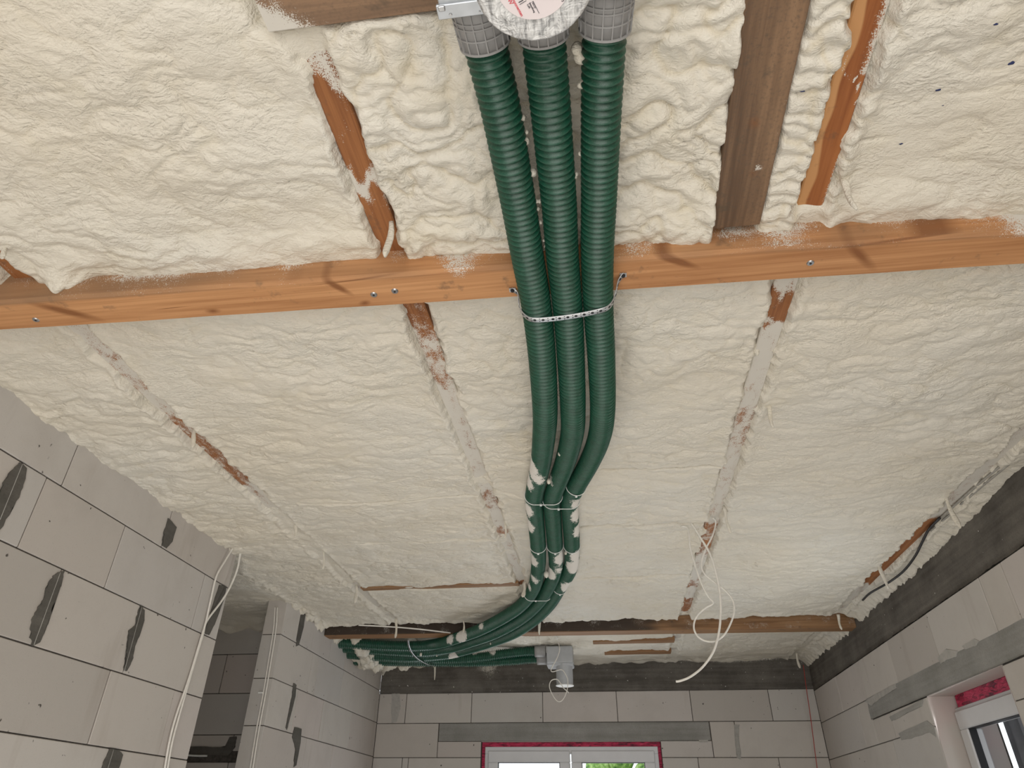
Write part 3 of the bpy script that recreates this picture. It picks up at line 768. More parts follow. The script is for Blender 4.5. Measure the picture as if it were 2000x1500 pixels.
# hallway back wall (in shade)
a0, a1 = -3.5, -2.05
zc = [1.25, .966, .719, .473, .223]
C = [(zc[1], zc[0], [], a0, a1), (zc[2], zc[1], [jx(437, 1310, y=4.6)], a0, a1), (zc[3], zc[2], [], a0, a1),
     (zc[4]+.155, zc[3], [jx(455, 1445, y=4.6)], a0, a1), (zc[4], zc[4]+.095, [jx(450, 1470, y=4.6)], a0, a1)]
wall_hall = wall('wall_hallway', 'shaded block wall seen inside the dark side hallway', 'y', 4.60, 1, 0.12, (a0, a1, 1.25), C+down(zc[4], a0, a1, .3))
bm = bmesh.new(); box(bm, -3.56, -3.5, 2.6, 4.7, FLZ, 1.25)
tag(from_bm('wall_hallway_end', bm, M['block']), 'end wall closing the side hallway out of sight', 'wall', kind='structure')
bm = bmesh.new(); box(bm, -3.56, -1.99, 2.5, 2.6, FLZ, 1.25)
tag(from_bm('wall_hallway_side', bm, M['block']), 'side wall of the hallway hidden behind the left wall', 'wall', kind='structure')

# far wall with window opening
W1 = (-1.063, 0.374, -0.85, 0.571)
a0, a1 = XL2-0.1, XR+0.1
zr, zl, zb, z3 = .936, .706, .571, .454
C = [(zl, zr, [-1.72, -1.155, -.557, .052, .645, 1.262], XL2, XR),
     (z3, zl, [jx(1440, 1450, y=YF)], jx(1388, 1430, y=YF), XR),
     (z3, zl, [], XL2, -1.425),
     (z3, zb, [], -1.425, W1[0]), (z3, zb, [], W1[1], jx(1388, 1430, y=YF)),
     (z3-.25, z3, [jx(797, 1490, y=YF), jx(855, 1500, y=YF)-.3, jx(1364, 1490, y=YF), jx(1522, 1490, y=YF)], XL2, XR)]
wall_far = wall('wall_far', 'far block wall holding the white double window', 'y', YF, 1, 0.30, (a0, a1, zr), C+down(z3-.25, XL2, XR, .2), holes=(W1,))
bm = bmesh.new(); box(bm, -1.42, 0.765, YF-0.004, YF+0.1, zb+.001, zl-.002, 0.004)
tag(from_bm('lintel', bm, M['lintel']), 'grey concrete lintel over the white double window', 'lintel', kind='structure')
dust_attr(bpy.data.meshes[-1], lambda co: co[:, 0]*0) if False else None

def strip_mesh(name, axis, plane, a0, a1, z0, z1, thick, sgn, mat, rough=0.003, na=260, nz=14, dfn=None, parent=None):
    """concrete band with an uneven lower edge"""
    A = np.linspace(a0, a1, na); Zs = np.linspace(0, 1, nz)
    AA, ZZ = np.meshgrid(A, Zs)
    zlow = z0+rough*perlin(A/0.03, A*0, 5)*1.2+rough*perlin(A/0.15, A*0, 6)
    Zv = zlow[None, :]*(1-ZZ)+z1*ZZ
    off = rough*0.8*perlin(AA/0.1, Zv/0.03, 7)
    P = plane-sgn*0.004+off
    step = 0.006*sstep(0.0, 0.06, Zv-(z0+(z1-z0)*0.38))
    P = P+sgn*step*0.6
    if axis == 'x': V = np.stack([P, AA, Zv], -1).reshape(-1, 3)
    else: V = np.stack([AA, P, Zv], -1).reshape(-1, 3)
    V2 = V.copy(); V2[:, 0 if axis == 'x' else 1] = plane+sgn*thick
    n = len(V); i = np.arange(nz-1)[:, None]*na+np.arange(na-1)[None, :]
    i = i.ravel(); Fq = np.stack([i, i+1, i+na+1, i+na], -1)
    if (axis == 'x' and sgn > 0) : Fq = Fq[:, ::-1]
    b = np.arange(na-1); bot = np.stack([b, b+n, b+n+1, b+1], -1)
    me = np_mesh(name, np.vstack([V, V2]), np.vstack([Fq, bot, Fq[:, ::-1]+n]))
    dust_attr(me, dfn or (lambda co: co[:, 0]*0))
    return link(name, me, mat, parent, False)
DF = lambda co: 0.62*np.exp(-((co[:, 0]+1.0+0.25*(co[:, 2]-1.05))/0.13)**2)*sstep(.97, 1.16, co[:, 2])+0.25*np.exp(-((co[:, 0]+.75)/0.08)**2)*sstep(.99, 1.16, co[:, 2])+0.75*np.exp(-((co[:, 0]-1.0)/0.5)**2)*sstep(1.12, 1.17, co[:, 2])
tag(strip_mesh('beam_ring_far', 'y', YF, XL2, XR, zr, 1.235, 0.3, 1, M['ring'], dfn=DF), 'dark concrete ring beam on top of the far wall', 'beam', kind='structure')
# right wall
W2 = (3.22, 4.04, -0.62, 0.578)
C = [(.69, .922, [jx(1821, 1240, x=XR), jx(1926, 1170, x=XR), jx(1965, 1130, x=XR), jx(1742, 1290, x=XR), jx(1682, 1320, x=XR), jx(1637, 1345, x=XR)]+reg(-4, 2.4, .2), -4, YF),
     (.438, .69, [jx(1683, 1418, x=XR)], jx(1722, 1400, x=XR), YF),
     (.438, .575, [], W2[1], jx(1722, 1400, x=XR)),
     (.575, .69, [], -4, 1.9), (.438, .575, reg(-4, 2.6, .1), -4, W2[0]),
     (.188, .438, [jx(1750, 1470, x=XR), 5.6]+reg(-4, 3, .3), -4, YF)]
C[1] = (.438, .69, [jx(1683, 1418, x=XR)], jx(1704, 1405, x=XR), YF)
C[2] = (.438, .575, [jx(1748, 1430, x=XR)], W2[1], jx(1704, 1405, x=XR))
wall_right = wall('wall_right', 'right block wall with the small tilted-looking white window', 'x', XR, 1, 0.30, (-4.0, YF+.1, .922), C+down(.188, -4, YF, .1), holes=(W2,))
tag(strip_mesh('beam_ring_right', 'x', XR, -4, YF, .922, 1.235, 0.3, 1, M['ring'], na=700), 'dark concrete ring beam on top of the right wall', 'beam', kind='structure')
lr = strip_mesh('lintel', 'x', XR, 1.9, 4.945, .577, .695, 0.12, 1, M['lintel'], rough=.001, na=120)
tag(lr, 'grey-green concrete lintel over the right window', 'lintel', kind='structure')
# small caps and pockets
for nm in ('lintel',):
    me = bpy.data.objects['lintel'].data; dust_attr(me, lambda co: co[:, 0]*0)

# mortar smears and patches (thin, uneven, proud of the blocks)
def smear(parent, pts, mat, axis, plane, sgn, name='mortar_smear', t_=0.0035):
    P = [at(px, py, **{axis: plane}) for px, py in pts]
    q = []
    n = len(P)
    for i in range(n):
        a, b = P[i], P[(i+1) % n]
        for k in range(5):
            v = a.lerp(b, k/5)
            s = 0.006*pn(i*1.7+k*.9, 3)
            w = Vector((0, s, s*.6)) if axis == 'x' else Vector((s, 0, s*.6))
            q.append(v+w)
    bm = bmesh.new()
    nrm = Vector((-sgn*t_, 0, 0)) if axis == 'x' else Vector((0, -sgn*t_, 0))
    vs = [bm.verts.new(v+nrm) for v in q]; vb = [bm.verts.new(v-nrm*.6) for v in q]
    bm.faces.new(vs)
    for i in range(len(q)):
        k = (i+1) % len(q); bm.faces.new((vs[i], vb[i], vb[k], vs[k]))
    bmesh.ops.triangulate(bm, faces=bm.faces[:]); bmesh.ops.recalc_face_normals(bm, faces=bm.faces[:])
    o = from_bm(name, bm, mat, parent)
    dust_attr(o.data, lambda co: co[:, 0]*0)
    return o
LW = dict(mat=M['mortar_smear'], axis='x', plane=XL1, sgn=-1)
smear(wall_left, [(38, 903), (49, 915), (47, 935), (38, 965), (20, 1000), (0, 1035), (-15, 1050), (-20, 1000), (0, 955), (18, 925)], **LW)
smear(wall_left, [(112, 1118), (124, 1115), (117, 1145), (102, 1170), (100, 1195), (90, 1225), (76, 1255), (62, 1262), (58, 1240), (62, 1210), (72, 1188), (82, 1172), (92, 1142), (103, 1125)], **LW)
smear(wall_left, [(273, 1183), (280, 1192), (280, 1212), (272, 1238), (262, 1265), (258, 1290), (246, 1311), (240, 1308), (246, 1280), (248, 1262), (250, 1232), (262, 1222), (268, 1200)], **LW)
for (pa, pb) in (((44, 906), (0, 1015)), ((118, 1118), (66, 1260)), ((277, 1186), (243, 1310)), ((222, 1464), (206, 1515))):
    cable('joint_line', [at(*pa, x=XL1+.003), at((pa[0]+pb[0])/2, (pa[1]+pb[1])/2, x=XL1+.003), at(*pb, x=XL1+.003)], .0016, M['mortar'], wall_left, .02, 5)
smear(wall_left, [(328, 1012), (343, 1030), (335, 1058), (324, 1071), (316, 1064), (320, 1040)], **LW)
smear(wall_left, [(213, 1462), (232, 1466), (238, 1475), (228, 1510), (196, 1510), (202, 1488)], **LW)
smear(wall_left, [(428, 1142), (441, 1146), (436, 1170), (420, 1215), (408, 1240), (398, 1236), (408, 1205)], **LW)
CW = dict(mat=M['mortar_smear'], axis='x', plane=XL2, sgn=-1)
smear(wall_col, [(589, 1192), (596, 1196), (592, 1225), (583, 1260), (578, 1262), (581, 1235)], **CW)
smear(wall_col, [(573, 1334), (578, 1338), (576, 1360), (570, 1385), (566, 1400), (560, 1425), (557, 1422), (564, 1390), (569, 1362)], **CW)
smear(wall_col, [(575, 1420), (588, 1424), (586, 1450), (578, 1495), (573, 1498), (577, 1462), (570, 1440)], **CW)
HWm = dict(mat=M['mortar_smear'], axis='y', plane=4.60, sgn=1)
smear(wall_hall, [(372, 1458), (445, 1460), (448, 1440), (462, 1438), (460, 1458), (452, 1470), (446, 1476), (372, 1474)], **HWm)
FW = dict(axis='y', plane=YF, sgn=1, name='mortar_patch')
smear(wall_far, [(1362, 1416), (1376, 1414), (1386, 1432), (1382, 1450), (1366, 1449), (1360, 1432)], mat=M['plaster_patch'], **FW)
smear(wall_far, [(1434, 1415), (1444, 1416), (1442, 1440), (1446, 1470), (1448, 1484), (1440, 1480), (1436, 1458)], mat=M['mortar'], **FW)
smear(wall_far, [(1235, 1413), (1308, 1415), (1300, 1425), (1275, 1426), (1250, 1420)], mat=M['plaster_patch'], **FW)
smear(wall_far, [(765, 1355), (780, 1355), (782, 1380), (775, 1410), (765, 1412)], mat=M['plaster_patch'], **FW)
RW = dict(axis='x', plane=XR, sgn=1, name='mortar_patch')
smear(wall_right, [(1738, 1400), (1805, 1366), (1802, 1380), (1778, 1390), (1752, 1404), (1742, 1408)], mat=M['mortar'], **RW)
smear(wall_right, [(1756, 1432), (1812, 1408), (1826, 1420), (1830, 1440), (1816, 1430), (1780, 1442), (1762, 1446)], mat=M['mortar'], **RW)
smear(wall_right, [(1832, 1285), (1850, 1268), (1872, 1272), (1868, 1283), (1850, 1288), (1838, 1296)], mat=M['plaster_patch'], **RW)
smear(wall_right, [(1690, 1370), (1712, 1356), (1750, 1336), (1752, 1344), (1722, 1362), (1702, 1378)], mat=M['plaster_patch'], **RW)
smear(wall_right, [(1880, 1262), (1905, 1248), (1914, 1252), (1906, 1262), (1886, 1268)], mat=M['plaster_patch'], **RW)

# ------------------------------------------------------------------ windows
def frame_bm(u0, u1, z0, z1, w, d0, d1, axis, bev=0.003):
    bm = bmesh.new()
    for (a, b, c, d) in ((u0, u1, z1-w, z1), (u0, u1, z0, z0+w), (u0, u0+w, z0+w, z1-w), (u1-w, u1, z0+w, z1-w)):
        if axis == 'y': box(bm, a, b, d0, d1, c, d, bev)
        else: box(bm, d0, d1, a, b, c, d, bev)
    return bm
# far double window
WF = empty('window_1', (W1[0], YF+0.06, W1[2]), 'white double-sash window in the far wall with pink foam round it', 'window', kind='structure')
yq = YF+0.05
from_bm('sealing_foam', frame_bm(W1[0], W1[1], W1[2], W1[3]-0.004, 0.040, yq+0.006, yq+0.05, 'y', 0), M['pink'], WF)
bm = bmesh.new(); box(bm, W1[0], W1[1], YF+.001, YF+.29, W1[3]-0.003, W1[3]-0.0005); from_bm('reveal', bm, M['reveal'], WF)
fz1 = W1[3]-0.036; fx0, fx1 = W1[0]+0.026, W1[1]-0.024
from_bm('window_frame', frame_bm(fx0, fx1, W1[2]+.03, fz1, 0.05, yq-.002, yq+0.07, 'y'), M['pvc'], WF)
mid = jx(1114, 1480, y=yq)
def sash_y(u0, u1, z0, z1, y, parent):
    s = from_bm('sash', frame_bm(u0, u1, z0, z1, 0.082, y-0.018, y+0.05, 'y', 0.005), M['pvc'], parent)
    from_bm('gasket', frame_bm(u0+.080, u1-.080, z0+.080, z1-.080, 0.006, y-0.010, y+0.02, 'y', 0), M['gasket'], s)
    bm = bmesh.new(); box(bm, u0+.08, u1-.08, y+.01, y+.014, z0+.08, z1-.08); from_bm('pane', bm, M['glass'], s)
    return s
sash_y(fx0+.028, mid-.004, W1[2]+.06, fz1-.030, yq, WF)
sash_y(mid+.008, fx1-.030, W1[2]+.06, fz1-.030, yq, WF)
# right window
WR = empty('window_2', (XR+0.1, W2[0], W2[2]), 'white window in the right wall with red foam above its frame', 'window', kind='structure')
xq = XR+0.12
bm = bmesh.new()
box(bm, xq+.002, xq+.05, W2[0]+.02, W2[1]-.03, W2[3]-.062, W2[3]-.003, .003)
from_bm('sealing_foam', bm, M['pink'], WR)
bm = bmesh.new(); box(bm, XR+.001, XR+.29, W2[0], W2[1], W2[3]-.003, W2[3]-.0005)
box(bm, XR+.001, XR+.29, W2[1]-.003, W2[1]-.0005, W2[2], W2[3]); box(bm, XR+.001, XR+.29, W2[0]+.0005, W2[0]+.003, W2[2], W2[3])
from_bm('reveal', bm, M['reveal'], WR)
gy0, gy1 = W2[0]+.03, W2[1]-.004
from_bm('window_frame', frame_bm(gy0, gy1, W2[2]+.02, W2[3]-.060, 0.045, xq-.004, xq+.07, 'x'), M['pvc'], WR)
s = from_bm('sash', frame_bm(gy0+.02, gy1-.02, W2[2]+.04, W2[3]-.078, 0.082, xq-.022, xq+.05, 'x', .005), M['pvc'], WR)
from_bm('gasket', frame_bm(gy0+.10, gy1-.10, W2[2]+.12, W2[3]-.158, 0.006, xq-.014, xq+.02, 'x', 0), M['gasket'], s)
bm = bmesh.new(); box(bm, xq+.01, xq+.014, gy0+.10, gy1-.10, W2[2]+.12, W2[3]-.158); from_bm('pane', bm, M['glass'], s)
# added pleated sheet and rail standing in for grey streaks in the right pane
A = np.linspace(gy0+.22, gy1+.15, 150); Zs = np.array([W2[2]-.3, W2[3]+.1])
V = [(XR+.42+.035*math.sin(a*55+2*math.sin(a*9)), a, z) for z in Zs for a in A]
n = len(A); me = bpy.data.meshes.new('streak_sheet'); me.from_pydata(V, [], [(i, i+1, i+n+1, i+n) for i in range(n-1)]); me.update()
o = link('streak_sheet', me, M['streak_sheet'], None, True)
md = o.modifiers.new('thickness', 'SOLIDIFY'); md.thickness = 0.004
tag(o, 'added grey pleated sheet standing in for streaks in the right window', 'streak_sheet')
cable('streak_sheet_rail', [(XR+.42, gy0-.1, W2[3]+.105), (XR+.42, gy0+.4, W2[3]+.105), (XR+.42, gy1+.2, W2[3]+.105)], .008, M['pvc'], None, .05)
tag(bpy.data.objects['streak_sheet_rail'], 'added white rail holding the grey pleated sheet outside the right window', 'rail')
# garden tree beyond the far window
bm = bmesh.new()
for i in range(90):
    c = Vector((random.uniform(-.5, 3.2), 10.6+random.uniform(-.6, .6), random.uniform(-.6, 1.5)))
    bmesh.ops.create_icosphere(bm, subdivisions=2, radius=random.uniform(.12, .28), matrix=Matrix.Translation(c))
for v in bm.verts: v.co += Vector((pn(v.co.x*8, 1), pn(v.co.y*8, 2), pn(v.co.z*8, 3)))*.08
tr = empty('garden_tree', (1.3, 10.6, FLZ), 'sunlit green tree seen through the right sash of the far window', 'tree')
o = from_bm('foliage', bm, M['leaf'], tr); o['kind'] = 'stuff'
cable('trunk', [(1.3, 10.6, FLZ), (1.35, 10.6, -.8), (1.3, 10.6, .2)], .09, M['joist'], tr, .1)

# ------------------------------------------------------------------ green ducts
PITCH_D = 0.0145
PH = np.array([0.0, 0.20, 0.30, 0.52, 0.74, 0.82]); RF = np.array([0.79, 0.80, 0.96, 1.0, 0.96, 0.80])
DLAB = ['green corrugated duct, the left one of the three long ducts', 'green corrugated duct in the middle of the three long ducts', 'green corrugated duct, the right one of the three long ducts']
def smear_fn(patches):
    def f(P, A, Vv):
        d = np.zeros(P.shape[:1]+(A.shape[0],))
        for (px, py, r, z, s) in patches:
            c = np.array(at(px, py, z=z))
            dist = np.linalg.norm(Vv-c[None, None, :], axis=2)
            d = np.maximum(d, s*np.exp(-(dist/r)**2))
        return d
    return f
def make_duct(P, label, patches, group, nseg=28):
    s = np.r_[0, np.cumsum(np.linalg.norm(np.diff(P, axis=0), axis=1))]
    nr = int(s[-1]/PITCH_D)
    tt = ((np.arange(nr)[:, None]+PH[None, :])*PITCH_D).ravel()
    Q = np.stack([np.interp(tt, s, P[:, k]) for k in range(3)], 1)
    k = 9; ker = np.ones(k)/k
    Qs = np.stack([np.convolve(np.pad(Q[:, i], k//2, mode='edge'), ker, 'valid') for i in range(3)], 1)
    Qs[:k] = Q[:k]; Qs[-k:] = Q[-k:]
    R = np.tile(RF, nr)*DR
    o = sweep('corrugated_duct', Qs, R, nseg, M['duct'])
    co = np.empty(len(o.data.vertices)*3, np.float32); o.data.vertices.foreach_get('co', co); co = co.reshape(-1, 3)
    dd = np.zeros(len(co))
    for (px, py, r, z, st) in patches:
        c = np.array(at(px, py, z=z))
        q = (co-c[None, :])/np.array([r*.75, r*1.9, r*1.0])[None, :]
        dd = np.maximum(dd, 1.25*st*np.exp(-(q**2).sum(1)))
    a = o.data.attributes.new('dust', 'FLOAT', 'POINT'); a.data.foreach_set('value', dd.astype(np.float32))
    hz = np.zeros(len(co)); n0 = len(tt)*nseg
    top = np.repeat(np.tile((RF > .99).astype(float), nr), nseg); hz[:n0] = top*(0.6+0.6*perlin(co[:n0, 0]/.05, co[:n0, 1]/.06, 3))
    a = o.data.attributes.new('painted_sheen', 'FLOAT', 'POINT'); a.data.foreach_set('value', hz.astype(np.float32))
    tag(o, label, 'duct', group)
    return o
PAT = [[(1034, 905, .055, 1.09, 1.0), (1050, 925, .05, 1.09, .75), (1026, 940, .05, 1.1, .85), (1027, 1000, .05, 1.1, .8), (1031, 1030, .05, 1.1, .8), (1038, 1095, .05, 1.1, .9), (1044, 1130, .05, 1.1, .6), (1030, 1148, .04, 1.1, .7), (935, 1218, .05, 1.08, .8), (912, 1224, .06, 1.07, .8), (895, 1240, .07, 1.05, 1.15), (868, 1246, .07, 1.05, 1.15)],
       [(1070, 937, .04, 1.1, .55), (1096, 1090, .06, 1.1, .8), (1074, 1120, .05, 1.1, .9), (1090, 1110, .05, 1.1, .6), (780, 1258, .05, 1.07, .6)],
       [(1128, 985, .05, 1.1, .7), (1130, 1010, .05, 1.1, .85), (1132, 1040, .05, 1.1, .8), (1124, 1085, .05, 1.1, .8), (1122, 1105, .06, 1.1, 1.0), (1110, 1145, .06, 1.1, 1.0), (885, 1290, .06, 1.0, 1.1)]]
ducts = []
for R_, lab, pt in zip(ROUTES, DLAB, PAT):
    ducts.append(make_duct(R_, lab, pt, 'long green ducts along the ceiling'))
# the two short ducts that run along the window wall into the valve box
S1 = catmull([at(665, 1262, y=5.30), at(760, 1284, y=5.33), at(860, 1287, y=5.36), at(930, 1284, y=5.40), at(990, 1276, y=5.44), at(1030, 1272, y=5.46), at(1048, 1272, y=5.46)], .01)
S2 = catmull([at(690, 1290, y=5.38), at(790, 1292, y=5.40), at(880, 1293, y=5.43), at(940, 1293, y=5.47), at(1000, 1290, y=5.51), at(1036, 1287, y=5.53), at(1052, 1287, y=5.53)], .01)
make_duct(S1, 'short green duct running into the grey valve box, the upper of two', [(925, 1266, .05, 1.13, 1.0), (960, 1266, .05, 1.13, 1.0), (1000, 1264, .05, 1.13, .9), (1020, 1264, .04, 1.13, .8)], 'short ducts along the window wall', 20)
make_duct(S2, 'short green duct running into the grey valve box, the lower of two', [(960, 1298, .05, 1.06, .7), (1000, 1298, .04, 1.06, .9)], 'short ducts along the window wall', 20)
# ragged foam collar where the ducts leave through the left wall
def blob(name, c, r, mat, parent=None, sub=3, amp=.35, sc=(1, 1, 1), seed=0, freq=14):
    bm = bmesh.new(); bmesh.ops.create_icosphere(bm, subdivisions=sub, radius=1.0)
    V = np.array([v.co[:] for v in bm.verts])
    nz_ = perlin(V[:, 0]*1.6*freq/14+seed, V[:, 1]*1.6*freq/14+V[:, 2]*1.3, seed)+.6*np.abs(perlin(V[:, 0]*3.4+V[:, 2]*2, V[:, 1]*3.4+seed, seed+1))
    V = V*(1+amp*nz_)[:, None]*np.array(sc)[None]*r
    for v, q in zip(bm.verts, V): v.co = Vector(q)+Vector(c)
    o = from_bm(name, bm, mat, parent, True)
    a = o.data.attributes.new('crease', 'FLOAT', 'POINT')
    return o
fc = empty('foam_collar', at(705, 1275, y=5.15), 'ragged foam clumps where the ducts pass into the left wall', 'insulation', kind='stuff')
for i, (px, py, y, r) in enumerate([(694, 1250, 5.0, .035), (700, 1262, 5.05, .045), (708, 1272, 5.1, .05), (716, 1284, 5.2, .05), (722, 1294, 5.3, .05), (735, 1300, 5.4, .05), (760, 1298, 5.5, .05), (790, 1299, 5.55, .045), (705, 1283, 5.3, .06), (712, 1296, 5.4, .05)]):
    o = blob('foam_clump', at(px, py, y=y), r, M['foam'], fc, 3, .55, (1, 1, .8), i)

# foam drips clinging to the ducts
drips = [(1133, 165, .006), (1139, 162, .008), (1136, 166, .006), (1021, 230, .006), (1027, 275, .0075), (1029, 258, .004), (1041, 337, .008), (1049, 393, .004), (1054, 393, .004), (1051, 408, .004), (1056, 434, .004), (1065, 481, .0035), (1062, 470, .003), (1124, 344, .0045), (1126, 340, .004), (1133, 300, .004), (1134, 110, .012), (1127, 95, .010), (1104, 68, .006), (1139, 215, .004)]
drip_lab = 'small white foam drop on the edge of a green duct'
for i, (px, py, r) in enumerate(drips):
    k = int(np.argmin([np.min(np.linalg.norm(R_-np.array(at(px, py, z=zof(py)-.0)), axis=1)) for R_ in ROUTES]))
    o = blob('foam_drip', at(px, py, z=zof(py)+.008), r, M['foam'], ducts[k], 2, .12, (1, 1.1, 1.25), i)
for i, (px, py, r, z) in enumerate([(1093, 886, .007, 1.06), (1072, 940, .009, 1.08), (1105, 1080, .007, 1.09), (1067, 1122, .014, 1.085), (822, 1278, .010, 1.03), (853, 1281, .005, 1.02), (958, 1257, .006, 1.03)]):
    blob('foam_drip', at(px, py, z=z), r, M['foam'], ducts[1 if i != 4 else 2], 2, .2, (.9, 1.1, 1.3), i+40)

# ------------------------------------------------------------------ cable ties round the ducts
def tie(k, py, label, wide=None):
    """a loop round duct k (or over ducts k and wide) at the photo row py"""
    P = ROUTES[k]
    def near_pt(Q):
        best = None
        for i in range(1, len(Q)-1):
            v = Vector(Q[i]); d = Vector((v.dot(RGT), v.dot(UPV), v.dot(FWD)))
            yy = 750-F_PX*d.y/d.z
            if best is None or abs(yy-py) < best[0]: best = (abs(yy-py), i)
        return best[1]
    i = near_pt(P); c = Vector(P[i]); T_ = (Vector(P[i+1])-Vector(P[i-1])).normalized()
    N_ = (Vector((0, 0, 1))-T_*T_.z).normalized(); B_ = T_.cross(N_)
    pts = []
    if wide is None:
        for a in np.linspace(0, 2*math.pi, 40, endpoint=False):
            pts.append(c+(N_*math.cos(a)+B_*math.sin(a))*(DR+.0022)+T_*.006*math.cos(a))
        hd = c-N_*(DR+.003)
    else:
        Q = ROUTES[wide]; c2 = Vector(Q[near_pt(Q)])
        sgn = 1 if (c2-c).dot(B_) > 0 else -1
        for a in np.linspace(-math.pi/2, math.pi/2, 20):
            pts.append(c-B_*sgn*math.cos(a)*(DR+.002)-N_*math.sin(-a)*(DR+.002))
        for a in np.linspace(math.pi/2, -math.pi/2, 20):
            pts.append(c2+B_*sgn*math.cos(a)*(DR+.002)-N_*math.sin(-a)*(DR+.002))
        hd = c2*.35+c*.65-N_*(DR+.003)
    pts.append(pts[0])
    root = empty('cable_tie', tuple(hd), label, 'cable tie', 'white cable ties on the ducts')
    P2, _ = resample(np.array([tuple(p) for p in pts]), .006)
    sweep('strap', P2, .0019, 6, M['tie'], root)
    bm = bmesh.new(); box(bm, -.0045, .0045, -.004, .004, -.004, .004, .001)
    bmesh.ops.transform(bm, matrix=Matrix.Translation(hd), verts=bm.verts); from_bm('head', bm, M['tie'], root)
tie(0, 968, 'white cable tie joining left and middle ducts, topmost tie row', 1)
tie(1, 976, 'white cable tie joining middle and right ducts, topmost tie row', 2)
tie(2, 950, 'single cable tie on the right duct just above the topmost tie row')
tie(0, 1066, 'white cable tie round the left duct, middle tie row')
tie(1, 1066, 'white cable tie round the middle duct, middle tie row')
tie(2, 1066, 'white cable tie round the right duct, middle tie row')
tie(0, 1160, 'white cable tie round the left duct where the ducts bend away', 1)
tie(2, 1148, 'white cable tie round the right duct where the ducts bend away')

# ------------------------------------------------------------------ perforated strap under the ducts
def perforated(name, pts, w, label, hole=0.0038, pitch=0.020, z_dir=Vector((0, 1, 0))):
    root = empty(name, tuple(pts[0]), label, 'strap')
    P, s = resample(catmull(pts, .004), .004)
    n = len(P); wv = np.array(z_dir)*w/2
    T_, N_, B_ = frames(P)
    up = np.cross(T_, np.array(z_dir)[None]); up /= np.linalg.norm(up, axis=1)[:, None]
    th = .0009
    V = np.concatenate([P-wv-up*th, P+wv-up*th, P+wv+up*th, P-wv+up*th]).reshape(4, n, 3).transpose(1, 0, 2).reshape(-1, 3)
    i = np.arange(n-1)[:, None]; j = np.arange(4)[None]; j2 = (j+1) % 4
    Fq = np.stack([i*4+j, i*4+j2, (i+1)*4+j2, (i+1)*4+j], -1).reshape(-1, 4)
    b = link('band', np_mesh('band', V, Fq), M['strap'], root)
    bm = bmesh.new()
    for q, ss in enumerate(np.arange(.012, s[-1]-.005, pitch/2)):
        k = int(ss/.004); k = min(k, n-2)
        c = Vector(P[k]); u = Vector(up[k]);
        for sg in (-1, 1):
            if q % 2 == 0:
                if sg == 1: continue
                rr, off = hole, 0
            else: rr, off = hole*.38, w*.27*sg
            rot = Vector((0, 0, 1)).rotation_difference(u).to_matrix().to_4x4()
            bmesh.ops.create_cone(bm, cap_ends=True, segments=12, radius1=rr, radius2=rr, depth=.0024, matrix=Matrix.Translation(c+Vector(z_dir)*off) @ rot)
    h = from_bm('hole', bm, M['black'], root); h['kind'] = 'stuff'
    return root
ROWY = {}
def duct_at(k, py):
    best = min(((abs(750-F_PX*Vector(p).dot(UPV)/Vector(p).dot(FWD)-py), i) for i, p in enumerate(ROUTES[k])))
    return Vector(ROUTES[k][best[1]])
cL, cM, cR = duct_at(0, 600), duct_at(1, 596), duct_at(2, 585)
SA = at(1001, 566, z=1.098); SB = at(1217, 537, z=1.098)
zb_ = -(DR+.0025)
sp_pts = [SA, SA+Vector((.012, .01, -.006)), cL+Vector((-DR-.004, -.004, .0)), cL+Vector((-DR*.72, 0, -DR*.72)), cL+Vector((0, 0, zb_)), cM+Vector((0, 0, zb_)), cR+Vector((0, 0, zb_)),
          cR+Vector((DR*.72, 0, -DR*.72)), cR+Vector((DR+.004, -.004, 0)), SB+Vector((-.012, .012, -.010)), SB]
st = perforated('perforated_strap', sp_pts, .0165, 'galvanised perforated strap holding the three ducts to the main beam')
for c in (SA, SB):
    bm = bmesh.new(); disc(bm, c-Vector((0, 0, .003)), .0055, 14, h=.005); from_bm('screw', bm, M['black'], st)
    bm = bmesh.new(); box(bm, c.x-.008, c.x+.008, c.y-.007, c.y+.007, c.z-.0015, c.z, 0); from_bm('band_end', bm, M['strap'], st)
q = [at(800, 1250, y=4.83), at(802, 1262, y=4.92), at(808, 1275, y=5.02), at(820, 1287, y=5.14), at(838, 1297, y=5.30), at(850, 1299, y=5.42)]
perforated('perforated_strap', [v-Vector((0, .04, .012)) for v in q], .0125, 'white perforated strap round the duct bundle beyond the far beam', z_dir=Vector((1, 0, 0)))

# ------------------------------------------------------------------ near duct box with foil-wrapped neck
bx0 = at(857, 38, z=1.03); bx1 = at(1248, -5, z=1.03)
yF_ = bx0.y
root = empty('duct_box', (0.02, .40, 1.03), 'galvanised duct box at the top edge of the photo feeding three ducts', 'duct box')
bm = bmesh.new(); box(bm, bx0.x+.004, bx1.x, .14, yF_-.003, 1.032, 1.150, .0015); from_bm('box_body', bm, M['galv'], root)
bm = bmesh.new()
box(bm, bx0.x, bx1.x+.004, yF_-.022, yF_, 1.027, 1.0335, .0012)
box(bm, bx0.x-.010, bx0.x+.004, .30, yF_-.036, 1.029, 1.040, .001)
from_bm('flange', bm, M['galv'], root)
for px, py, r in ((880, 29, .0028), (937, 23, .0016)):
    c = at(px, py, z=1.0265); bm = bmesh.new(); disc(bm, c, r, 12, h=.003); from_bm('rivet', bm, M['screw'], root)
c = at(863, 14, z=1.03); bm = bmesh.new(); box(bm, c.x-.005, c.x+.005, c.y-.004, c.y+.004, 1.024, 1.032, .001); from_bm('latch', bm, M['screw'], root)
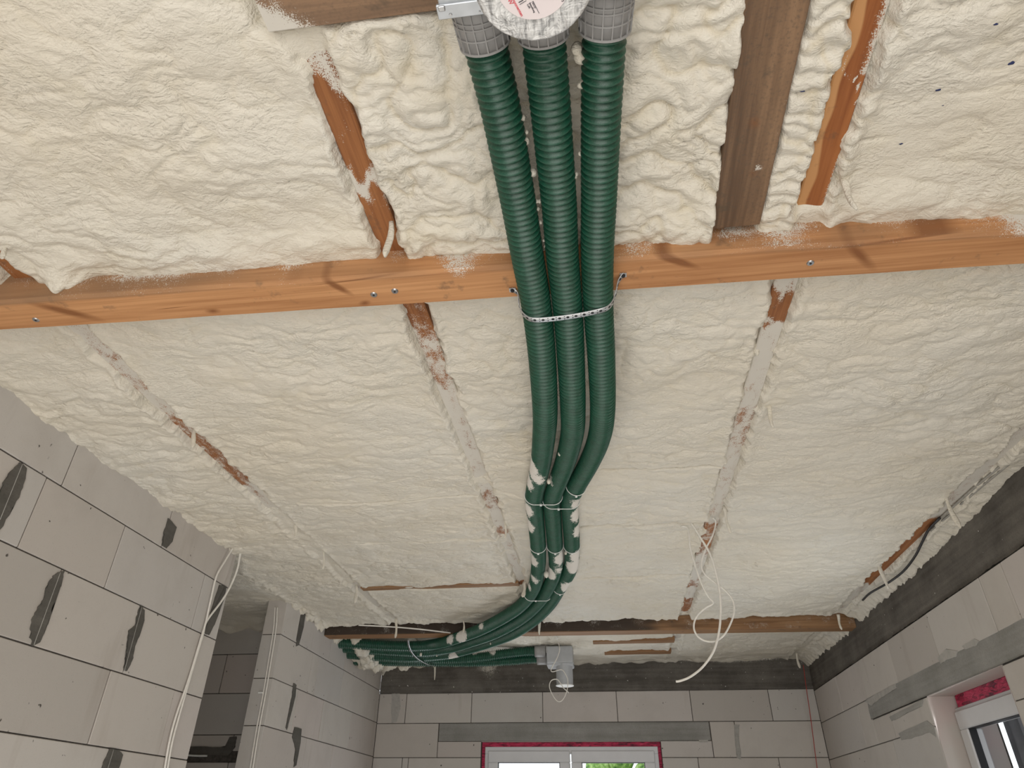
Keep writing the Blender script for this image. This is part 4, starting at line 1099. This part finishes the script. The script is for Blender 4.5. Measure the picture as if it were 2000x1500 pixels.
# lattice-ribbed grey connectors
def connector(k, py0, py1, label):
    a, b = duct_at(k, py1), None
    P = ROUTES[k]; i1 = int(np.argmin(np.linalg.norm(P-np.array(a), axis=1))); T_ = Vector(P[i1+2])-Vector(P[max(0, i1-2)]); T_.normalize()
    Ln = 0.085; c1 = a; c0 = a-T_*Ln
    N_ = (Vector((0, 0, 1))-T_*T_.z).normalized(); B_ = T_.cross(N_)
    cr = empty('duct_connector', tuple(c0), label, 'connector', 'grey duct connectors')
    r0, r1 = .0425, .0405
    Pp = np.array([tuple(c0.lerp(c1, u)) for u in (0, .01, .3, .99, 1)]); Rr = [.036, r0, r0, r1, .036]
    sweep('sleeve', Pp, Rr, 40, M['grey_plastic'], cr)
    Vv = []
    bm = bmesh.new()
    def ring(u, h, w):
        c = c0.lerp(c1, u); n = 40; rr = r0+(r1-r0)*u
        loops = []
        for (du, dr) in ((-w/2, -.001), (-w/2, h), (w/2, h), (w/2, -.001)):
            loops.append([bm.verts.new(c+T_*du+(N_*math.cos(a_)+B_*math.sin(a_))*(rr+dr)) for a_ in np.linspace(0, 2*math.pi, n, endpoint=False)])
        for q in range(3):
            for i in range(n):
                bm.faces.new((loops[q][i], loops[q][(i+1) % n], loops[q+1][(i+1) % n], loops[q+1][i]))
    for u in (.02, .16, .38, .48, .70): ring(u, .0026, .0022)
    ring(.965, .0026, .0040)
    from_bm('ring_rib', bm, M['grey_plastic'], cr)
    bm = bmesh.new()
    for a_ in np.linspace(0, 2*math.pi, 17, endpoint=False):
        d = N_*math.cos(a_)+B_*math.sin(a_); tn = T_.cross(d)
        vs = []
        for (u, rr) in ((.0, r0), (.97, r1)):
            c = c0.lerp(c1, u)
            vs.append([bm.verts.new(c+d*(rr+h)+tn*w) for (h, w) in ((-.001, -.0009), (.0026, -.0011), (.0026, .0011), (-.001, .0009))])
        for q in range(3): bm.faces.new((vs[0][q], vs[0][q+1], vs[1][q+1], vs[1][q]))
    from_bm('lengthwise_rib', bm, M['grey_plastic'], cr)
connector(0, 30, 92, 'grey lattice-ribbed connector on the left duct under the galvanised box')
connector(1, 0, 66, 'grey duct connector mostly hidden behind the foil-wrapped round neck')
connector(2, 0, 62, 'grey lattice-ribbed connector on the right duct by the galvanised box')
# foil-wrapped round neck with its sticker
ZC = .955
cc = at(1042, -34, z=ZC); rr = (at(1042, 82, z=ZC)-at(1042, -34, z=ZC)).length*0.98
rr = .5*(rr+(at(1153, 0, z=ZC)-at(931, 0, z=ZC)).length/1.9)
neck = empty('foil_wrapped_neck', tuple(cc), 'round neck wrapped in crinkled silver foil with a pink-white sticker', 'duct fitting')
prof = [(1.032, rr*.93), (ZC+.022, rr*.95), (ZC+.010, rr*1.0), (ZC+.004, rr*1.005), (ZC+.0005, rr*.985), (ZC, rr*.95), (ZC, rr*.6), (ZC-.0004, .0005)]
n = 96; V = []
for k, (z, r) in enumerate(prof):
    for a in range(n):
        th = 2*math.pi*a/n; wob = 1+.012*pn(a*.35+k*.15, 2)+.006*pn(a*1.1, 5)
        V.append((cc.x+math.cos(th)*r*wob, cc.y+math.sin(th)*r*wob, z+.0012*pn(a*.6, k)))
me = bpy.data.meshes.new('foil'); me.from_pydata(V, [], [(k*n+a, k*n+(a+1) % n, (k+1)*n+(a+1) % n, (k+1)*n+a) for k in range(len(prof)-1) for a in range(n)]); me.update()
link('foil', me, M['foil'], neck, True)
sc_ = at(1041, -36, z=ZC-.0015); sr = (at(1041, 38, z=ZC-.0015)-sc_).length
bm = bmesh.new(); bmesh.ops.create_cone(bm, cap_ends=True, segments=64, radius1=sr, radius2=sr, depth=.0006, matrix=Matrix.Translation(sc_))
stk = from_bm('sticker', bm, M['sticker'], neck)
def text(s, px, py, size, ang, mat, parent, z):
    cu = bpy.data.curves.new('lettering', 'FONT'); cu.body = s; cu.size = size; cu.extrude = .0002
    o = bpy.data.objects.new('lettering', cu); COL.objects.link(o); cu.materials.append(mat)
    p = at(px, py, z=z)
    o.parent = parent
    off = Vector(parent.location); q_ = parent.parent
    while q_: off += Vector(q_.location); q_ = q_.parent
    o.location = p-off
    # the print faces down into the room; turned into plain mesh
    o.rotation_euler = (math.pi, 0, ang)
    bpy.context.view_layer.update()
    me = bpy.data.meshes.new_from_object(o)
    q2 = bpy.data.objects.new('lettering', me); COL.objects.link(q2); q2.parent = parent
    q2.location = o.location; q2.rotation_euler = o.rotation_euler
    bpy.data.objects.remove(o); q2.name = 'lettering'
    return q2
zt = ZC-.0022
def dirang(p, q):
    a, b = at(*p, z=zt), at(*q, z=zt); return math.atan2(b.y-a.y, b.x-a.x)
an = dirang((1002, 0), (1016, 26))
text('W', 991, 0, .0075, an, M['print_red'], stk, zt)
text('Systemkomponenten', 983, -32, .0060, an, M['print_red'], stk, zt)
text('Luft', 1029, 9, .0042, an, M['print_black'], stk, zt)
text('Belueftung', 1033, 6, .0036, an, M['print_black'], stk, zt)
text('DN125', 1038, 4, .0034, an, M['print_black'], stk, zt)
text('75 / 3', 1090, -12, .0055, an, M['print_black'], stk, zt)
def flatline(a, b, w, mat, parent, z=zt):
    A_, B_ = at(*a, z=z), at(*b, z=z); d = (B_-A_).normalized(); nn_ = Vector((-d.y, d.x, 0))*w
    bm = bmesh.new(); vs = [bm.verts.new(v) for v in (A_-nn_, B_-nn_, B_+nn_, A_+nn_)]; bm.faces.new(vs)
    r_ = bmesh.ops.extrude_face_region(bm, geom=bm.faces[:]); bmesh.ops.translate(bm, vec=(0, 0, -.0003), verts=[v for v in r_['geom'] if isinstance(v, bmesh.types.BMVert)])
    from_bm('printed_line', bm, mat, parent)
flatline((1013, 5), (1022, 0), .0006, M['print_black'], stk); flatline((1015, 9), (1028, 1), .0003, M['print_black'], stk)
flatline((1041, 2), (1053, 26), .0003, M['print_black'], stk)

# ------------------------------------------------------------------ valve box at the far end
vb = empty('valve_box', at(1093, 1282, y=5.5), 'grey plastic valve box with a short round pipe pointing down', 'duct fitting')
A_, B_ = at(1068, 1297, y=5.44), at(1118, 1266, y=5.44)
bm = bmesh.new(); box(bm, A_.x, B_.x, 5.42, 5.60, A_.z+.005, B_.z+.015, .008, 2); from_bm('box_body', bm, M['pipe_grey'], vb)
bm = bmesh.new(); box(bm, A_.x-.004, B_.x+.004, 5.44, 5.60, A_.z-.012, A_.z+.02, .015, 2); from_bm('box_skirt', bm, M['pipe_grey'], vb)
pc = Vector(((at(1102, 1300, y=5.5).x), 5.50, 0)); zt_, zbm = at(1102, 1288, y=5.43).z, at(1102, 1337, y=5.43).z
sweep('pipe', np.array([(pc.x, pc.y, zt_+.02), (pc.x, pc.y, zt_-.005), (pc.x, pc.y, zt_-.01), (pc.x, pc.y, zbm+.006), (pc.x, pc.y, zbm+.005)]), [.066, .066, .063, .063, .062], 40, M['pipe_grey'], vb)
sweep('end_cap', np.array([(pc.x, pc.y, zbm+.006), (pc.x, pc.y, zbm+.001), (pc.x, pc.y, zbm)]), [.068, .068, .064], 40, M['cap_white'], vb)
for S_, nm in ((S1, 0), (S2, 1)):
    e = Vector(S_[-1]); sweep('spigot', np.array([tuple(e+Vector((-.012, 0, 0))), tuple(e+Vector((.01, 0, 0))), tuple(e+Vector((.07, 0, 0)))]), [.043, .043, .043], 28, M['grey_plastic'], vb)

# ------------------------------------------------------------------ cables
CB = M['cable_white']
def cab(pts, r, label, mat=CB, name='cable', group=None, **k):
    o = cable(name, pts, r, mat, None, **k); tag(o, label, 'cable', group); return o
g1 = 'white cables hanging from the ceiling right of the ducts'
def yl(pts, y): return [at(a, b, y=y+(c if c else 0)) for a, b, c in [(p+(0,))[:3] for p in pts]]
cab([at(1335, 1013, z=1.165)]+yl([(1347, 1018), (1368, 1050), (1388, 1085), (1401, 1130), (1407, 1170), (1407, 1210), (1402, 1245), (1392, 1275), (1372, 1303), (1348, 1322), (1328, 1330), (1320, 1331)], 3.0), .0047, 'long white cable hanging to the free end before the ring beam', group=g1)
cab([at(1330, 1028, z=1.16)]+yl([(1343, 1032), (1348, 1070), (1358, 1105), (1370, 1140), (1383, 1165), (1393, 1178), (1377, 1188), (1360, 1205), (1355, 1225), (1362, 1242), (1378, 1252), (1398, 1252), (1416, 1238), (1430, 1210), (1434, 1190), (1430, 1170), (1412, 1150), (1388, 1132), (1374, 1118), (1370, 1100), (1377, 1075), (1392, 1045), (1398, 1020)], 3.03)+[at(1393, 1012, z=1.165)], .0038, 'looped white cable hanging from the joist right of the ducts', group=g1)
cab([at(1090-130, 1243, y=4.72)-Vector((0, 0, .006)), at(1030, 1241, y=4.85)-Vector((0, 0, .002)), at(1081, 1241, y=4.88)]+yl([(1089, 1252), (1093, 1268), (1088, 1285), (1080, 1300), (1076, 1309), (1080, 1312), (1096, 1308), (1104, 1316), (1109, 1330), (1107, 1350), (1098, 1368), (1088, 1369), (1078, 1355), (1073, 1340), (1077, 1329), (1088, 1327), (1095, 1335), (1100, 1343), (1111, 1353)], 5.32), .0034, 'thin white cable curling below the grey valve box')
g2 = 'white cables on the end of the near left wall'
cab([at(470, 1075, x=XL1+.03), at(464, 1110, x=XL1+.035), at(450, 1145, x=XL1+.03), at(432, 1175, x=XL1+.02), at(404, 1213, x=XL1+.008), at(396, 1240, x=XL1+.008), at(375, 1310, x=XL1+.008), at(352, 1390, x=XL1+.008), at(336, 1450, x=XL1+.008), at(325, 1512, x=XL1+.008)], .0048, 'white cable looping out by the foam at the left wall end', group=g2)
cab([at(456, 1068, x=XL1+.02), at(440, 1095, x=XL1+.012), at(423, 1125, x=XL1+.008), at(412, 1170, x=XL1+.008), at(402, 1215, x=XL1+.008), at(391, 1252, x=XL1+.008), at(370, 1322, x=XL1+.008), at(345, 1395, x=XL1+.008), at(331, 1448, x=XL1+.008), at(320, 1512, x=XL1+.008)], .0045, 'white cable lying flat down the left wall end', group=g2)
cab([at(464, 1064, x=XL1+.02), at(470, 1078, x=XL1+.03), at(466, 1098, x=XL1+.03)], .0048, 'short bend of white cable entering the foam at the left wall end', group=g2)
for i, dx in enumerate((0, 5)):
    cab([at(537+dx, 1186, y=4.035), at(534+dx, 1230, y=4.035), at(523+dx, 1300, y=4.035), at(513+dx, 1360, y=4.035), at(500+dx, 1430, y=4.035), at(487+dx, 1512, y=4.035)], .0045, ['white cable on the column end face, the one nearer the hallway', 'white cable on the column end face, the one nearer the room'][i], group='cables clipped to the column end')
bm = bmesh.new(); c = at(509, 1353, y=4.03); box(bm, c.x-.014, c.x+.014, c.y-.004, c.y+.006, c.z-.004, c.z+.004, .001); tag(from_bm('cable_clip', bm, M['tie']), 'white clip across the two cables on the column', 'clip')
cab([at(2010, 866, z=1.172), at(1960, 905, z=1.172), at(1900, 955, z=1.172), at(1850, 1000, z=1.172), at(1815, 1032, z=1.172)], .0052, 'dusty grey cable in the groove along the right wall, upper one', M['cable_grey'], group='grey cables along the right wall')
cab([at(2010, 873, z=1.168), at(1962, 913, z=1.168), at(1905, 960, z=1.168), at(1856, 1004, z=1.168), at(1818, 1036, z=1.168)], .0050, 'dusty grey cable in the groove along the right wall, lower one', M['cable_grey'], group='grey cables along the right wall')
cab([at(1835, 1012, z=1.165), at(1815, 1033, z=1.163), at(1803, 1055, z=1.155), at(1788, 1085, z=1.14), at(1765, 1115, z=1.13), at(1735, 1138, z=1.125), at(1700, 1158, z=1.12), at(1685, 1172, z=1.14)], .0058, 'black cable sagging below the foam along the right wall', M['cable_black'])
cab([at(1569, 1299, y=6.02), at(1575, 1345, y=6.02), at(1583, 1400, y=6.02), at(1592, 1470, y=6.02), at(1598, 1515, y=6.02)], .0028, 'thin red string hanging in the far right corner', M['string'], 'string')
cab([at(368, 1475, y=4.592), at(385, 1476, y=4.592), at(405, 1476, y=4.592)], .006, 'short white rod crossing the dark hallway', M['tie'], 'rod')
cab([at(700, 1221, z=1.12), at(760, 1224, z=1.12), at(820, 1229, z=1.11), at(880, 1236, z=1.105)], .0045, 'foam-covered white cable along the top of the far beam', group=None)

# ------------------------------------------------------------------ strap ends hanging out of the foam
straps = [((763, 438), (754, 500), 1.172, .017, 'pale foam-coated strap end hanging over the main beam left of the ducts'),
          ((1645, 350), (1674, 408), 1.172, .015, 'clear-grey strap end hanging below the two-tone joist'),
          ((12, 470), (2, 505), 1.172, .016, 'splintered pale strap end at the left photo edge'),
          ((380, 836), (374, 874), 1.172, .016, 'foam-coated strap end over the brown joist near the left wall'),
          ((578, 1026), (575, 1050), 1.168, .016, 'foam-coated strap end above the gap between left wall and column'),
          ((632, 1080), (631, 1112), 1.165, .012, 'thin foam-coated strap end between hallway and joist'),
          ((696, 1146), (694, 1178), 1.168, .02, 'foam-coated strap end at the left end of the brown slit'),
          ((1500, 793), (1511, 835), 1.172, .014, 'foam-coated strap end by the right joist in mid ceiling'),
          ((1414, 992), (1427, 1042), 1.172, .016, 'foam-coated strap end right of the looped white cables'),
          ((1848, 972), (1874, 1030), 1.172, .022, 'foam-coated strap end crossing the grey cables at the right wall'),
          ((1717, 1102), (1734, 1150), 1.165, .02, 'foam-coated strap end crossing the red-brown joist and black cable'),
          ((774, 1212), (772, 1246), 1.12, .02, 'foam-coated strap end over the far beam, left part'),
          ((905, 1215), (906, 1236), 1.13, .014, 'thin strap end in the dark gap above the duct bend'),
          ((1053, 1196), (1054, 1240), 1.13, .018, 'foam-coated strap end over the far beam above the valve box'),
          ((1637, 1204), (1644, 1230), 1.12, .018, 'foam-coated strap end over the right end of the far beam'),
          ((1556, 1278), (1562, 1305), 1.15, .02, 'foam-coated strap end at the right end of the far foam edge'),
          ((850, 1268), (848, 1328), 1.15, .014, 'pale strap end hanging over the far ring beam'),
          ((988, 1020), (986, 1052), 1.165, .012, 'foam-coated strap end on the joist left of the ducts'),
          ((1025, 1140), (1022, 1166), 1.165, .025, 'ragged foam-coated strap end beside the left duct at its bend')]
for i, (a, b, z, w, lab) in enumerate(straps):
    A_ = at(*a, z=z); B_ = at(*b, y=A_.y-.004); A_ = A_+Vector((0, 0, .012))
    nS = 9; bm = bmesh.new(); rings = []
    for k in range(nS):
        u = k/(nS-1); c = A_.lerp(B_, u)+Vector((.003*math.sin(u*5+i), .004*math.sin(u*3), 0))
        ww = w*(.62+.38*math.sin(u*2.6+i)**2)*(1 if k < nS-1 else .45); tk = .0035+.0015*math.sin(u*9+i)
        rings.append([bm.verts.new(c+Vector((ww/2*x_, tk*y_, 0))) for x_, y_ in ((-1, -.5), (-.5, -1), (.5, -1), (1, -.5), (1, .5), (.5, 1), (-.5, 1), (-1, .5))])
    for k in range(nS-1):
        for q in range(8): bm.faces.new((rings[k][q], rings[k][(q+1) % 8], rings[k+1][(q+1) % 8], rings[k+1][q]))
    bm.faces.new(rings[-1]); bm.faces.new(rings[0][::-1]); bmesh.ops.recalc_face_normals(bm, faces=bm.faces[:])
    o = from_bm('strap_end', bm, M['foam'], None, True); o.data.attributes.new('crease', 'FLOAT', 'POINT')
    tag(o, lab, 'strap', 'strap ends hanging from the ceiling')

# big drooping foam drop on the main beam at the left
# ------------------------------------------------------------------ blue marks on the foam at upper right
for i, (px, py, r) in enumerate([(1942, 38, .003), (1978, 128, .0055), (1832, 180, .0035), (1568, 174, .003), (1846, 208, .0015), (1760, 290, .003)]):
    j_, i_ = int(np.argmin(abs(ys-at(px, py, z=1.165).y))), int(np.argmin(abs(xs-at(px, py, z=1.165).x)))
    c = Vector((xs[i_], ys[j_], Zg[j_, i_]))
    o = blob('blue_speck', c, r, M['blue'], None, 2, .5, (1.3, .6, .25), i)
    tag(o, ['blue speck nearest the top right corner', 'elongated blue speck at the right photo edge', 'blue speck on the foam right of the two-tone joist', 'black insect-like speck between plank and two-tone joist', 'tiny dark speck below the blue speck', 'faint blue speck left of the others on the right foam'][i], 'speck', 'dark specks on the upper right foam')

# ------------------------------------------------------------------ lift everything from eye level to floor level
for o in list(SC.objects):
    if o.parent is None: o.location.z += EYE
